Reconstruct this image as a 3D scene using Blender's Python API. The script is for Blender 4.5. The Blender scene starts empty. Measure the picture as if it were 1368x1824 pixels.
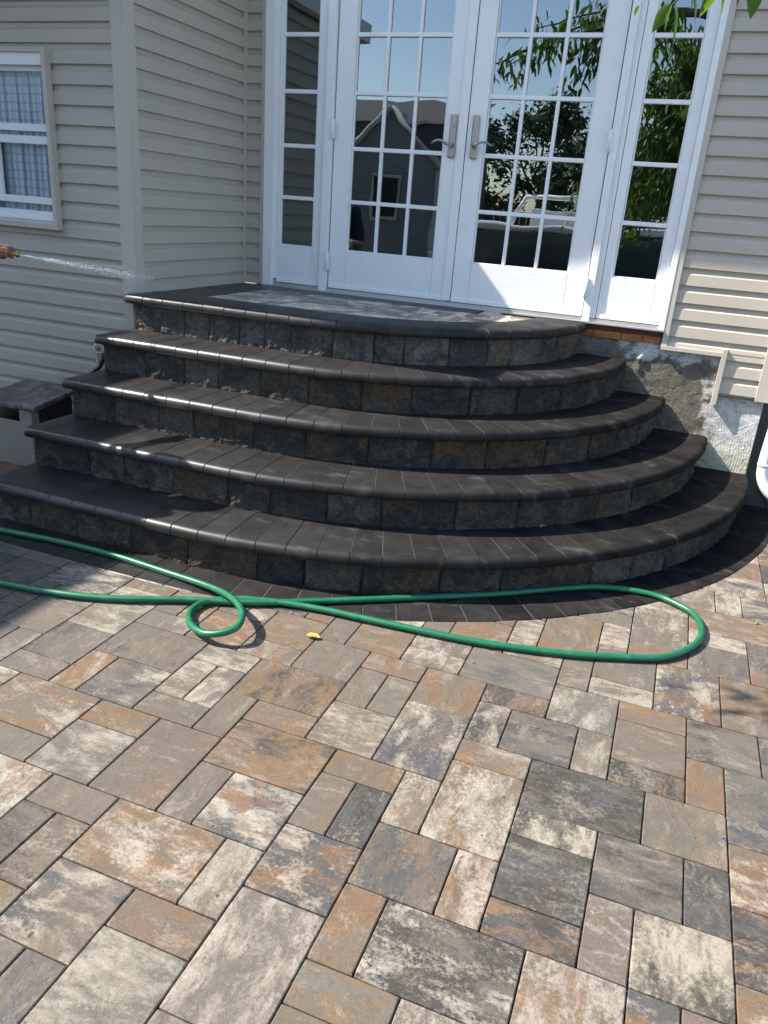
import bpy, math, random
from mathutils import Vector, noise, Matrix
random.seed(7)
sc = bpy.context.scene
C = sc.collection
U = 0.3; Z0 = 3.975            # survey unit (m) and ground offset
def P(x, y, z): return Vector((x*U, y*U, (z+Z0)*U))
R = math.radians
# ---------------------------------------------------------------- camera
cam = bpy.data.objects.new('camera', bpy.data.cameras.new('camera')); C.objects.link(cam)
cam.data.sensor_fit = 'HORIZONTAL'; cam.data.sensor_width = 36; cam.data.lens = 36*1368.83/1368
cam.data.clip_end = 500; cam.data.clip_start = 0.05
cam.location = P(8.40893517, -15.73784119, 0.88041585)
def RZ(a): return Matrix.Rotation(a, 3, 'Z')
cam.rotation_euler = (RZ(R(19.33048375)) @ Matrix.Rotation(R(90-21.42729421), 3, 'X') @ RZ(R(4.46012159))).to_euler()
sc.camera = cam
# ---------------------------------------------------------------- sky, sun, exposure
SUN = Vector((-0.95, -0.28, 1.0)).normalized()      # towards the sun
w = bpy.data.worlds.new('World'); sc.world = w; w.use_nodes = True
nt = w.node_tree; bg = nt.nodes['Background']
sky = nt.nodes.new('ShaderNodeTexSky'); sky.sky_type = 'NISHITA'; sky.sun_disc = False
sky.sun_elevation = math.asin(SUN.z); sky.sun_rotation = math.atan2(SUN.x, SUN.y)
sky.air_density = 1.0; sky.dust_density = 0.9; sky.ozone_density = 1.0
nt.links.new(sky.outputs[0], bg.inputs[0]); bg.inputs[1].default_value = 0.135
sl = bpy.data.lights.new('sun', 'SUN'); sl.energy = 4.25; sl.angle = R(0.53); sl.color = (1.0, 0.93, 0.835)
so = bpy.data.objects.new('sun', sl); C.objects.link(so); so.location = (-5, -2, 8)
so.rotation_euler = SUN.to_track_quat('Z', 'Y').to_euler()
sc.view_settings.view_transform = 'Standard'; sc.view_settings.look = 'None'
sc.view_settings.exposure = 1.5; sc.view_settings.gamma = 1
sc.cycles.max_bounces = 8; sc.cycles.transparent_max_bounces = 12

# ---------------------------------------------------------------- helpers
class MB:
    def __init__(s): s.v = []; s.f = []; s.c = []; s.smooth = []
    def add(s, vs, fs, smooth=False, col=None):
        b = len(s.v); s.v += [tuple(v) for v in vs]
        for f in fs: s.f.append([b+i for i in f]); s.smooth.append(smooth); s.c.append(col)
    def box(s, x0, x1, y0, y1, z0, z1, col=None):       # survey units
        s.boxm(P(x0, y0, z0), P(x1, y1, z1), col)
    def boxm(s, a, b, col=None):
        x0, y0, z0 = a; x1, y1, z1 = b
        v = [(x0,y0,z0),(x1,y0,z0),(x1,y1,z0),(x0,y1,z0),(x0,y0,z1),(x1,y0,z1),(x1,y1,z1),(x0,y1,z1)]
        s.add(v, [(0,3,2,1),(4,5,6,7),(0,1,5,4),(1,2,6,5),(2,3,7,6),(3,0,4,7)], False, col)
    def tube(s, pts, rad, n=10, cap=True, col=None):    # metres
        pts = [Vector(p) for p in pts]
        if not isinstance(rad, (list, tuple)): rad = [rad]*len(pts)
        up = None; rings = []
        for i, p in enumerate(pts):
            t = (pts[min(i+1, len(pts)-1)]-pts[max(i-1, 0)])
            if t.length < 1e-9: t = Vector((0, 0, 1))
            t.normalize()
            if up is None: up = t.orthogonal().normalized()
            up = (up-t*up.dot(t))
            if up.length < 1e-6: up = t.orthogonal()
            up.normalize(); sd = t.cross(up)
            rings.append([p+(up*math.cos(2*math.pi*k/n)+sd*math.sin(2*math.pi*k/n))*rad[i] for k in range(n)])
        vs = [q for r in rings for q in r]; fs = []
        for i in range(len(pts)-1):
            for k in range(n):
                a = i*n+k; b = i*n+(k+1) % n; fs.append((a, b, b+n, a+n))
        s.add(vs, fs, True, col)
        if cap:
            b0 = len(s.v)-len(vs)
            s.f.append([b0+k for k in range(n)][::-1]); s.smooth.append(False); s.c.append(col)
            s.f.append([b0+len(vs)-n+k for k in range(n)]); s.smooth.append(False); s.c.append(col)
    def ball(s, c, r, n=10, m=8, sc_=(1,1,1), col=None):
        c = Vector(c); vs = [c+Vector((0,0,r*sc_[2]))]; fs = []
        for i in range(1, m):
            a = math.pi*i/m
            for k in range(n):
                b = 2*math.pi*k/n
                vs.append(c+Vector((r*math.sin(a)*math.cos(b)*sc_[0], r*math.sin(a)*math.sin(b)*sc_[1], r*math.cos(a)*sc_[2])))
        vs.append(c-Vector((0,0,r*sc_[2])))
        for k in range(n): fs.append((0, 1+k, 1+(k+1) % n))
        for i in range(m-2):
            for k in range(n):
                a = 1+i*n+k; b = 1+i*n+(k+1) % n; fs.append((a, a+n, b+n, b))
        e = len(vs)-1; o = 1+(m-2)*n
        for k in range(n): fs.append((e, o+(k+1) % n, o+k))
        s.add(vs, fs, True, col)
    def cap(s, a, b, ra, rb, n=12):                      # closed tapered capsule
        a = Vector(a); b = Vector(b); d = (b-a).normalized()
        pts = []; rad = []
        for k in range(5):
            t = math.pi/2*(1-k/4); pts.append(a-d*ra*math.sin(t)); rad.append(max(ra*math.cos(t), ra*.02))
        for k in range(5):
            t = math.pi/2*k/4; pts.append(b+d*rb*math.sin(t)); rad.append(max(rb*math.cos(t), rb*.02))
        s.tube(pts, rad, n)
    def build(s, name, mat, parent=None, bevel=0, colattr=None):
        me = bpy.data.meshes.new(name); me.from_pydata(s.v, [], s.f); me.update()
        me.polygons.foreach_set('use_smooth', s.smooth)
        if any(c is not None for c in s.c):
            names = ['c1', 'c2', 'c3', 'rnd']
            k = len(next(c for c in s.c if c is not None))
            for i in range(k):
                at = me.attributes.new(names[i], 'FLOAT_COLOR', 'CORNER')
                data = []
                for f, c in zip(s.f, s.c): data += list(c[i])*len(f)
                at.data.foreach_set('color', data)
        me.materials.append(mat)
        o = bpy.data.objects.new(name, me); C.objects.link(o)
        if parent: o.parent = parent; o.matrix_parent_inverse = Matrix.Translation(-pw(parent))
        if bevel:
            m = o.modifiers.new('bevel', 'BEVEL'); m.width = bevel; m.segments = 2; m.limit_method = 'ANGLE'
            m.harden_normals = False
        return o
def pw(o):
    v = Vector(o.location)
    if o.parent: return Vector((0,0,0)) if o.type == 'MESH' else v
    return v
def tag(o, label=None, cat=None, group=None, kind=None):
    if label: o['label'] = label
    if cat: o['category'] = cat
    if group: o['group'] = group
    if kind: o['kind'] = kind
    return o
def empty(name, loc, label, cat, group=None):
    o = bpy.data.objects.new(name, None); C.objects.link(o); o.location = loc; o.empty_display_size = .1
    return tag(o, label, cat, group)

# ---------------------------------------------------------------- material helper
class M:
    def __init__(s, name, **kw):
        s.m = bpy.data.materials.new(name); s.m.use_nodes = True; s.t = s.m.node_tree
        s.b = s.t.nodes['Principled BSDF']; s.out = s.t.nodes['Material Output']
        for k, v in kw.items(): s.set(k, v)
        s._tc = None
    def set(s, k, v):
        k = {'col': 'Base Color', 'rough': 'Roughness', 'metal': 'Metallic', 'spec': 'Specular IOR Level', 'coat': 'Coat Weight', 'trans': 'Transmission Weight', 'coatr': 'Coat Roughness'}[k]
        if isinstance(v, bpy.types.NodeSocket): s.t.links.new(v, s.b.inputs[k])
        else: s.b.inputs[k].default_value = (tuple(v)+(1,) if isinstance(v, (tuple, list)) and len(v) == 3 else v)
    def n(s, t, **kw):
        x = s.t.nodes.new(t)
        for k, v in kw.items(): setattr(x, k, v)
        return x
    def lk(s, a, b): s.t.links.new(a, b)
    def inp(s, sock, v):
        if isinstance(v, bpy.types.NodeSocket): s.lk(v, sock)
        elif isinstance(v, (tuple, list)) and sock.type == 'RGBA' and len(v) == 3: sock.default_value = tuple(v)+(1,)
        else: sock.default_value = v
    def obj(s):
        if not s._tc: s._tc = s.n('ShaderNodeTexCoord').outputs['Object']
        return s._tc
    def math(s, op, a, b=0.0, c=None, clamp=False):
        x = s.n('ShaderNodeMath', operation=op, use_clamp=clamp); s.inp(x.inputs[0], a); s.inp(x.inputs[1], b)
        if c is not None: s.inp(x.inputs[2], c)
        return x.outputs[0]
    def vmath(s, op, a, b):
        x = s.n('ShaderNodeVectorMath', operation=op); s.inp(x.inputs[0], a); s.inp(x.inputs[1], b); return x.outputs[0]
    def noise(s, scale, detail=6, rough=.6, vec=None, dist=0, colout=False):
        x = s.n('ShaderNodeTexNoise'); x.inputs['Scale'].default_value = scale; x.inputs['Detail'].default_value = detail
        x.inputs['Roughness'].default_value = rough; x.inputs['Distortion'].default_value = dist
        s.lk(vec if vec is not None else s.obj(), x.inputs['Vector']); return x.outputs['Color' if colout else 'Fac']
    def ramp(s, f, stops):
        x = s.n('ShaderNodeValToRGB'); s.lk(f, x.inputs[0]); e = x.color_ramp.elements
        while len(e) < len(stops): e.new(.5)
        for i, (p, c) in enumerate(stops):
            e[i].position = p; e[i].color = (c, c, c, 1) if isinstance(c, (int, float)) else tuple(c)+(1,)
        return x.outputs[0]
    def mix(s, f, a, b, mode='MIX'):
        x = s.n('ShaderNodeMix', data_type='RGBA', blend_type=mode); s.inp(x.inputs[0], f); s.inp(x.inputs[6], a); s.inp(x.inputs[7], b)
        return x.outputs[2]
    def bump(s, h, strength, dist):
        x = s.n('ShaderNodeBump'); x.inputs['Strength'].default_value = strength; x.inputs['Distance'].default_value = dist
        s.lk(h, x.inputs['Height'])
        if s.b.inputs['Normal'].is_linked: s.lk(s.b.inputs['Normal'].links[0].from_socket, x.inputs['Normal'])
        s.lk(x.outputs[0], s.b.inputs['Normal'])
    def attr(s, n):
        x = s.n('ShaderNodeAttribute', attribute_name=n); return x.outputs['Color']
    def map(s, scale=(1,1,1), rot=(0,0,0), loc=(0,0,0), vec=None):
        x = s.n('ShaderNodeMapping'); x.inputs['Scale'].default_value = scale; x.inputs['Rotation'].default_value = rot
        x.inputs['Location'].default_value = loc; s.lk(vec if vec is not None else s.obj(), x.inputs['Vector']); return x.outputs[0]
    def sep(s, v):
        x = s.n('ShaderNodeSeparateXYZ'); s.lk(v, x.inputs[0]); return x.outputs

# paving slabs: three blended pigments per slab
def slab_mat(name, wet=0.0, bright=1.0):
    m = M(name, rough=.82, spec=.35)
    off = m.attr('rnd'); rs = m.sep(off)
    v = m.vmath('ADD', m.obj(), m.vmath('MULTIPLY', off, (37., 53., 29.)))
    # streak direction flips from slab to slab
    st = m.mix(m.math('GREATER_THAN', rs[2], .5), (1.0, 2.1, 1.0), (2.1, 1.0, 1.0))
    v2 = m.vmath('MULTIPLY', v, st)
    n1 = m.noise(5.2, 9, .66, v2, .35)
    n2 = m.noise(7.5, 9, .68, m.vmath('ADD', v2, (9.1, 3.3, 1.0)), .5)
    n3 = m.noise(3.1, 6, .6, m.vmath('ADD', v, (2.1, 7.3, 4.0)), .2)
    fine = m.noise(95, 5, .8, v)
    e = m.math('MULTIPLY', m.math('SUBTRACT', fine, .5), .42)
    a = m.mix(m.ramp(m.math('ADD', n1, e), [(.45, 0), (.58, 1)]), m.attr('c1'), m.attr('c2'))
    a = m.mix(m.ramp(m.math('ADD', n2, e), [(.52, 0), (.62, .95)]), a, m.attr('c3'))
    n4 = m.noise(15, 8, .75, m.vmath('ADD', v2, (1.7, 5.5, 2.0)), .6)
    a = m.mix(m.math('MULTIPLY', m.ramp(m.math('ADD', n4, e), [(.46, 0), (.60, 1)]), .55), a, (.085, .070, .054))
    # chalky veil and speckle
    n5 = m.noise(6, 9, .75, m.vmath('ADD', v2, (8.7, 1.5, 6.0)), .8)
    a = m.mix(m.math('MULTIPLY', m.ramp(m.math('ADD', n5, m.math('MULTIPLY', e, 1.3)), [(.54, 0), (.63, 1)]), .38), a, (.265, .23, .185))
    sp = m.ramp(m.noise(230, 3, .7, v), [(.57, 0), (.66, 1)])
    a = m.mix(m.math('MULTIPLY', sp, m.ramp(m.noise(14, 6, .7, v), [(.38, .06), (.64, .38)])), a, (.285, .255, .21))
    dk = m.ramp(m.noise(190, 3, .7, m.vmath('ADD', v, (5., 1., 2.))), [(.56, 0), (.68, 1)])
    a = m.mix(m.math('MULTIPLY', dk, .5), a, (.03, .026, .022))
    # dark pits
    pit = m.ramp(m.noise(38, 2, .5, m.vmath('ADD', v, (3., 8., 2.))), [(.735, 0), (.76, 1)])
    a = m.mix(m.math('MULTIPLY', pit, .8), a, (.03, .027, .025))
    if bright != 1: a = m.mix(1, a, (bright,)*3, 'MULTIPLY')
    m.set('col', a)
    # slate-cleft relief
    cl = m.noise(9, 5, .55, v2, 1.2)
    m.bump(m.ramp(cl, [(.40, 0), (.46, .6), (.7, 1)]), .28, .004)
    m.bump(m.noise(60, 8, .75, v), .42, .0028)
    return m.m
PAL = {'w': (.265,.232,.184), 'g': (.102,.089,.073), 'G': (.036,.033,.029), 'b': (.052,.054,.056), 't': (.117,.093,.068), 'o': (.140,.083,.043)}
def rc(c, j=.10):
    k = 1+random.uniform(-j, j); return tuple(max(.01, x*k*(1+random.uniform(-.03, .03))) for x in c)+(1,)
def code_cols(code):
    c = code if len(code) >= 3 else code+random.choice({'w':'gt','g':'tg','G':'bg','b':'gG','t':'go','o':'tg'}[code[0]])
    if len(code) == 1: c = code+code+'g'
    return [rc(PAL[c[0]]), rc(PAL[c[1]]), rc(PAL[c[2]]), (random.random(), random.random(), random.random(), 1)]
mat_slab = slab_mat('paving_slab')
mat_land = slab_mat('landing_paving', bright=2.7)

def coping_mat():
    m = M('charcoal_coping')
    t = m.attr('c1'); x = m.sep(m.obj())
    n = m.noise(11, 7, .65, None, .3)
    a = m.mix(m.ramp(n, [(.35, 0), (.75, 1)]), (.012, .0113, .0110), (.027, .0252, .0243))
    a = m.mix(1, a, t, 'MULTIPLY')
    # dried whitish haze, mostly on the right-hand half
    hz = m.math('MULTIPLY', m.ramp(m.noise(5, 8, .7, m.map((1.0, 1.8, 1))), [(.56, 0), (.74, 1)]), m.ramp(m.math('MULTIPLY', x[0], .4), [(.08, .12), (.5, .42)]))
    a = m.mix(hz, a, (.15, .145, .14))
    sp = m.ramp(m.noise(260, 2, .8), [(.66, 0), (.74, 1)])
    a = m.mix(m.math('MULTIPLY', sp, .25), a, (.20, .19, .18))
    m.set('col', a)
    wet = m.ramp(m.math('ADD', m.math('MULTIPLY', x[0], .55), m.math('MULTIPLY', m.noise(4, 4), .5)), [(.35, 1), (.85, 0)])
    sheen = m.ramp(m.math('ADD', m.math('MULTIPLY', x[0], .35), m.math('MULTIPLY', m.noise(3, 5), .35)), [(.55, 1), (1.05, 0)])
    m.set('rough', m.math('SUBTRACT', m.math('SUBTRACT', .62, m.math('MULTIPLY', sheen, .14)), m.math('MULTIPLY', wet, .10)))
    m.set('spec', m.math('MULTIPLY_ADD', wet, .35, m.math('MULTIPLY_ADD', sheen, .34, .015)))
    m.bump(m.noise(320, 4, .8), .30, .0012)
    return m.m
mat_cop = coping_mat()
mj = M('joint_sand', rough=.95); jx = mj.sep(mj.obj())
mj.set('col', mj.mix(mj.ramp(mj.math('ADD', mj.math('MULTIPLY', jx[0], .5), mj.math('MULTIPLY', mj.noise(16, 6, .8), 1.0)), [(.92, 0), (1.30, 1)]), (.010, .009, .009), (.06, .057, .054)))
mat_joint = mj.m
def riser_mat():
    m = M('split_face_block', spec=.12, rough=.9)
    off = m.attr('rnd'); v = m.vmath('ADD', m.obj(), m.vmath('MULTIPLY', off, (31., 17., 23.)))
    a = m.mix(m.ramp(m.noise(7, 7, .65, v, .8), [(.44, 0), (.56, 1)]), m.attr('c1'), m.attr('c2'))
    a = m.mix(m.ramp(m.noise(8, 7, .7, m.vmath('ADD', v, (4., 4., 1.)), .8), [(.52, 0), (.62, .9)]), a, m.attr('c3'))
    fg = m.ramp(m.noise(70, 8, .8, v, .8), [(.36, .55), (.5, 1), (.66, 1.7)])
    a = m.mix(1, a, fg, 'MULTIPLY')
    a = m.mix(m.math('MULTIPLY', m.ramp(m.noise(240, 3, .8, v), [(.62, 0), (.72, 1)]), .6), a, (.30, .285, .25))
    m.set('col', a)
    m.bump(m.noise(95, 9, .8, v), 1.0, .008)
    m.bump(m.noise(30, 5, .6, v), .5, .008)
    return m.m
mat_riser = riser_mat()
RP = {'d': (.044,.042,.038), 'g': (.074,.067,.056), 'r': (.088,.060,.038), 'l': (.105,.095,.080), 'n': (.034,.035,.036)}

def siding_mat():
    m = M('vinyl_siding', rough=.48, spec=.4)
    g = m.noise(1.2, 6, .65, m.map((1, 1, 2.2)))
    a = m.mix(m.ramp(g, [(.35, 0), (.7, 1)]), (.42, .373, .312), (.47, .420, .355))
    z = m.sep(m.obj())
    dirt = m.ramp(m.noise(7, 8, .75, m.map((1.4, 1.4, .5))), [(.52, 0), (.72, 1)])
    a = m.mix(m.math('MULTIPLY', dirt, .15), a, (.31, .285, .25))
    m.set('col', a)
    m.bump(m.noise(40, 3, .5, m.map((.25, .25, 6))), .10, .0012)
    return m.m
mat_sid = siding_mat()
mt = M('tan_trim', rough=.45, spec=.4); mt.set('col', mt.mix(mt.ramp(mt.noise(3, 5, .6), [(.3, 0), (.75, 1)]), (.45, .405, .345), (.50, .452, .39))); mat_trim = mt.m
mw = M('white_paint', rough=.38, spec=.45); mw.set('col', mw.mix(mw.math('MULTIPLY', mw.ramp(mw.noise(9, 7, .7), [(.50, 0), (.78, 1)]), .35), (.80, .80, .79), (.62, .61, .58))); mw.bump(mw.noise(70, 3), .02, .001); mat_white = mw.m
mat_vinyl = M('window_vinyl', col=(.74, .74, .72), rough=.35).m
mat_alu = M('aluminium_trim', col=(.55, .54, .52), rough=.32, metal=.6).m
mat_bronze = M('satin_nickel', col=(.36, .335, .30), rough=.36, metal=.9).m
def glass_mat(name, refl, tint, wav=.0):
    m = bpy.data.materials.new(name); m.use_nodes = True; t = m.node_tree; t.nodes.clear()
    o = t.nodes.new('ShaderNodeOutputMaterial'); mx = t.nodes.new('ShaderNodeMixShader')
    tr = t.nodes.new('ShaderNodeBsdfTransparent'); tr.inputs[0].default_value = tint+(1,)
    gl = t.nodes.new('ShaderNodeBsdfGlossy'); gl.inputs['Roughness'].default_value = 0.0; gl.inputs[0].default_value = (.84, .93, 1, 1)
    f = t.nodes.new('ShaderNodeFresnel'); f.inputs[0].default_value = 1.5
    ad = t.nodes.new('ShaderNodeMath'); ad.operation = 'MULTIPLY_ADD'; ad.inputs[1].default_value = 1.2; ad.inputs[2].default_value = refl; ad.use_clamp = True
    t.links.new(f.outputs[0], ad.inputs[0]); t.links.new(ad.outputs[0], mx.inputs[0])
    t.links.new(tr.outputs[0], mx.inputs[1]); t.links.new(gl.outputs[0], mx.inputs[2]); t.links.new(mx.outputs[0], o.inputs[0])
    if wav:
        tc = t.nodes.new('ShaderNodeTexCoord'); n = t.nodes.new('ShaderNodeTexNoise'); n.inputs['Scale'].default_value = 4.5; n.inputs['Detail'].default_value = 1
        b = t.nodes.new('ShaderNodeBump'); b.inputs['Strength'].default_value = wav; b.inputs['Distance'].default_value = .004
        t.links.new(tc.outputs['Object'], n.inputs['Vector']); t.links.new(n.outputs[0], b.inputs['Height']); t.links.new(b.outputs[0], gl.inputs['Normal'])
    return m
mat_glass = glass_mat('door_glass', .17, (.66, .73, .69), .13)
mat_wglass = glass_mat('window_glass', .05, (.93, .96, .95), .08)
mat_dark = M('dark_opening', col=(.012, .011, .010), rough=.9).m

# ---------------------------------------------------------------- ground
g = MB(); g.add([(-150,-150,-.06),(150,-150,-.06),(150,150,-.06),(-150,150,-.06)], [(0,1,2,3)])
mg = M('lawn_ground', rough=.95); mg.set('col', mg.mix(mg.noise(3, 8, .7), (.045,.075,.022), (.10,.115,.045)))
tag(g.build('ground', mg.m), kind='structure')
# patio: measured slab layout on a 0.106 m module, random continuation outside the frame
MOD = .106; OX, OY = .0428948, .0416110
lay = []; occ = set()
for t in "13,-35,3,2,wo;17,-34,2,2,bow;17,-37,2,3,gw;15,-33,2,2,bwo;14,-33,1,2,gt;16,-35,1,2,wt;15,-36,2,1,to;13,-37,2,2,tbw;15,-39,2,3,gw;14,-39,1,2,gb;13,-39,1,2,gw;19,-36,2,1,go;19,-35,1,2,ot;20,-35,3,2,Ggw;19,-33,2,2,bto;18,-32,1,2,Gb;17,-32,1,2,tg;17,-30,2,1,to;14,-31,3,2,oGt;14,-29,2,1,ot;12,-33,2,3,gto;10,-33,2,2,gw;10,-31,2,1,ot;11,-34,2,1,gt;8,-35,3,2,wo;12,-36,1,2,Gtw;11,-36,1,2,gG;12,-38,1,2,ot;7,-32,3,2,otw;8,-33,2,1,gt;6,-30,2,1,gt;8,-30,1,2,ow;9,-30,2,2,gbw;6,-29,2,2,gG;8,-28,3,2,gtb;11,-29,1,2,wt;12,-29,1,2,gw;11,-30,2,1,gt;11,-27,2,1,gw;13,-28,3,2,oGt;13,-30,1,2,tg;12,-26,2,1,tw;12,-25,2,2,ot;14,-26,2,2,gt;14,-24,1,2,gt;15,-24,2,2,to;16,-25,2,1,to;16,-27,1,2,tg;17,-27,1,2,gt;16,-29,2,2,twg;18,-26,2,2,to;18,-29,2,3,bwt;19,-31,1,2,wt;20,-31,2,3,wto;20,-28,2,1,two;20,-27,1,2,wG;21,-27,2,2,gbG;23,-27,1,2,gw;20,-25,2,1,Gto;17,-24,2,1,wg;17,-23,2,1,gw;19,-24,3,2,gbt;20,-22,2,1,wt;22,-29,3,2,Gbg;22,-30,2,1,wGt;22,-32,2,2,Gbg;24,-31,2,2,gGb;22,-33,2,1,bGo;24,-33,1,2,gtw;22,-25,2,2,gw;22,-23,1,2,tg;23,-23,2,1,w;23,-22,2,2,gt;25,-23,2,3,bowt;24,-24,2,1,tog;24,-26,2,2,gt;24,-27,2,1,Ggo;25,-29,2,2,tg;26,-27,1,2,ot;26,-25,2,2,gG;27,-23,2,1,tg;27,-28,2,3,bgt;26,-31,1,2,bG;25,-33,2,2,wGg;27,-30,2,2,otw;27,-32,2,2,Gbo;27,-34,2,2,otw;23,-35,2,2,wog;21,-33,1,2,owG;6,-32,1,2,wt;4,-28,2,2,tg;6,-27,2,2,gw;3,-27,1,2,tg;4,-26,2,1,gw;3,-25,3,2,bw;1,-26,2,2,bg;1,-24,2,1,gt;2,-29,2,2,bg;3,-31,2,2,to;5,-30,1,2,gw;6,-25,2,1,wt;6,-24,2,1,ot;8,-26,2,1,gw;8,-25,1,1,gt;9,-25,1,1,ow;8,-24,2,1,ot;10,-26,2,2,ogw;24,-16,2,1,wg;24,-19,2,3,gtw;24,-20,2,1,to;25,-15,2,2,gw;27,-15,1,2,wg;28,-15,2,2,bw;26,-13,3,1,wt;26,-17,3,2,otw;26,-18,2,1,w;26,-20,2,2,gtb;28,-19,2,2,bg;28,-20,2,1,ot;27,-22,2,2,to;23,-20,1,2,wg;22,-18,2,1,gt;21,-21,2,3,to;20,-21,1,2,wt;18,-22,2,2,ot;17,-22,1,2,gt;15,-22,2,1,wt".split(';'):
    a = t.split(','); x0, y0, ww, hh = map(int, a[:4]); lay.append((x0, y0, ww, hh, a[4]))
    for i in range(ww):
        for j in range(hh): occ.add((x0+i, y0+j))
codes = ['wo','bow','gw','gt','wt','to','tbw','ot','Ggw','Gb','tg','oGt','otw','gb','twg','bwt','wG','gtw','tg','bg']
YT = -1
for y in range(14, -90, -1):
    for x in range(-30, 62):
        if (x, y) in occ: continue
        if x < -3 and y > -14: continue
        if y >= YT and x < 30: continue
        for (ww, hh) in random.sample([(2,2),(2,2),(3,2),(1,2),(2,1),(2,3),(1,2)], 7)+[(1,1)]:
            cells = [(x+i, y-j) for i in range(ww) for j in range(hh)]
            if all(c not in occ for c in cells):
                occ.update(cells); lay.append((x, y-hh+1, ww, hh, random.choice(codes))); break
pm = MB()
for (x0, y0, ww, hh, code) in lay:
    a = OX+x0*MOD; b = OY+y0*MOD; c = a+ww*MOD; d = b+hh*MOD; gp = .0014; ch = .0024
    dz = random.uniform(-.0008, .0008); tx = random.uniform(-.0012, .0012); ty = random.uniform(-.0012, .0012)
    a += gp; b += gp; c -= gp; d -= gp
    def z(px, py): return dz+tx*(px-(a+c)/2)/.2+ty*(py-(b+d)/2)/.2
    def edge(x_, y_): return (x_, y_)
    col = code_cols(code)
    n = 6
    outer = []; inner = []
    cs = [(a,b),(c,b),(c,d),(a,d)]
    for k in range(4):
        p, q = cs[k], cs[(k+1) % 4]; L = math.hypot(q[0]-p[0], q[1]-p[1]); nn = max(4, int(L/.02))
        for j in range(nn):
            f = j/nn; px = p[0]+(q[0]-p[0])*f; py = p[1]+(q[1]-p[1])*f
            cx = (a+c)/2; cy = (b+d)/2
            wob = .0012*noise.noise(Vector((px*60, py*60, x0+.3))) if j else .0012
            sx = -1 if px > cx else 1; sy = -1 if py > cy else 1
            nx = 1 if k in (1, 3) or j == 0 else 0; ny = 1 if k in (0, 2) or j == 0 else 0
            outer.append((px+sx*nx*abs(wob), py+sy*ny*abs(wob)))
            i_ = ch+abs(wob)*1.5
            inner.append((px+sx*i_*(1 if nx else 0)+(0 if nx else sx*ch*max(0, 1-min(abs(px-a), abs(px-c))/ch)*0), py+sy*i_*(1 if ny else 0)))
    N = len(outer)
    vs = [(x_, y_, z(x_, y_)-.030) for x_, y_ in outer]+[(x_, y_, z(x_, y_)-.0022) for x_, y_ in outer]+[(x_, y_, z(x_, y_)) for x_, y_ in inner]
    fs = []
    for i in range(N):
        j = (i+1) % N; fs += [(i, j, N+j, N+i), (N+i, N+j, 2*N+j, 2*N+i)]
    fs.append(tuple(range(2*N, 3*N)))
    pm.add(vs, fs, False, col)
tag(pm.build('patio', mat_slab), kind='structure')
mb_ = M('bedding_sand', rough=1); mb_.set('col', mb_.mix(mb_.noise(50, 5), (.035, .028, .030), (.09, .075, .07)))
b = MB(); b.add([(-6,-10,-.016),(7,-10,-.016),(7,.3,-.016),(-6,.3,-.016)], [(0,1,2,3)])
tag(b.build('bedding', mb_.m), kind='structure')

# ---------------------------------------------------------------- steps
XL = -.834*U; CX = 2.7*U
RR = [3.96*U, 4.80*U, 5.64*U, 6.54*U, 7.43*U]; RB = 8.13*U
def path(Rr, x_start):
    L1 = CX-x_start; L2 = Rr*math.pi/2
    def f(s):
        if s <= L1: return Vector((x_start+s, -Rr)), Vector((0, -1))
        t = (s-L1)/Rr; t = min(t, math.pi/2+.2)
        return Vector((CX+Rr*math.sin(t), -Rr*math.cos(t))), Vector((math.sin(t), -math.cos(t)))
    return f, L1+L2
steps = empty('curved_steps', (CX, -1.2, 0), 'five curved patio steps with charcoal bullnose coping and split stone risers', 'steps')
zt = [(-.853-.625*k+Z0)*U for k in range(5)]
TH = .048
def prof(zt_, inset=0.0, back=-.30):
    i = inset; p = [(back+i, zt_-TH+i), (back+i, zt_-i)]
    r = .026
    for k in range(5):
        a = math.pi/2*(1-k/4); p.append((.043-i-r+r*math.cos(a), zt_-i-r+r*math.sin(a)))
    r = .013
    for k in range(4):
        a = -math.pi/2*k/3; p.append((.043-i-r+r*math.cos(a), zt_-TH+i+r+r*math.sin(a)))
    return p
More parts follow.
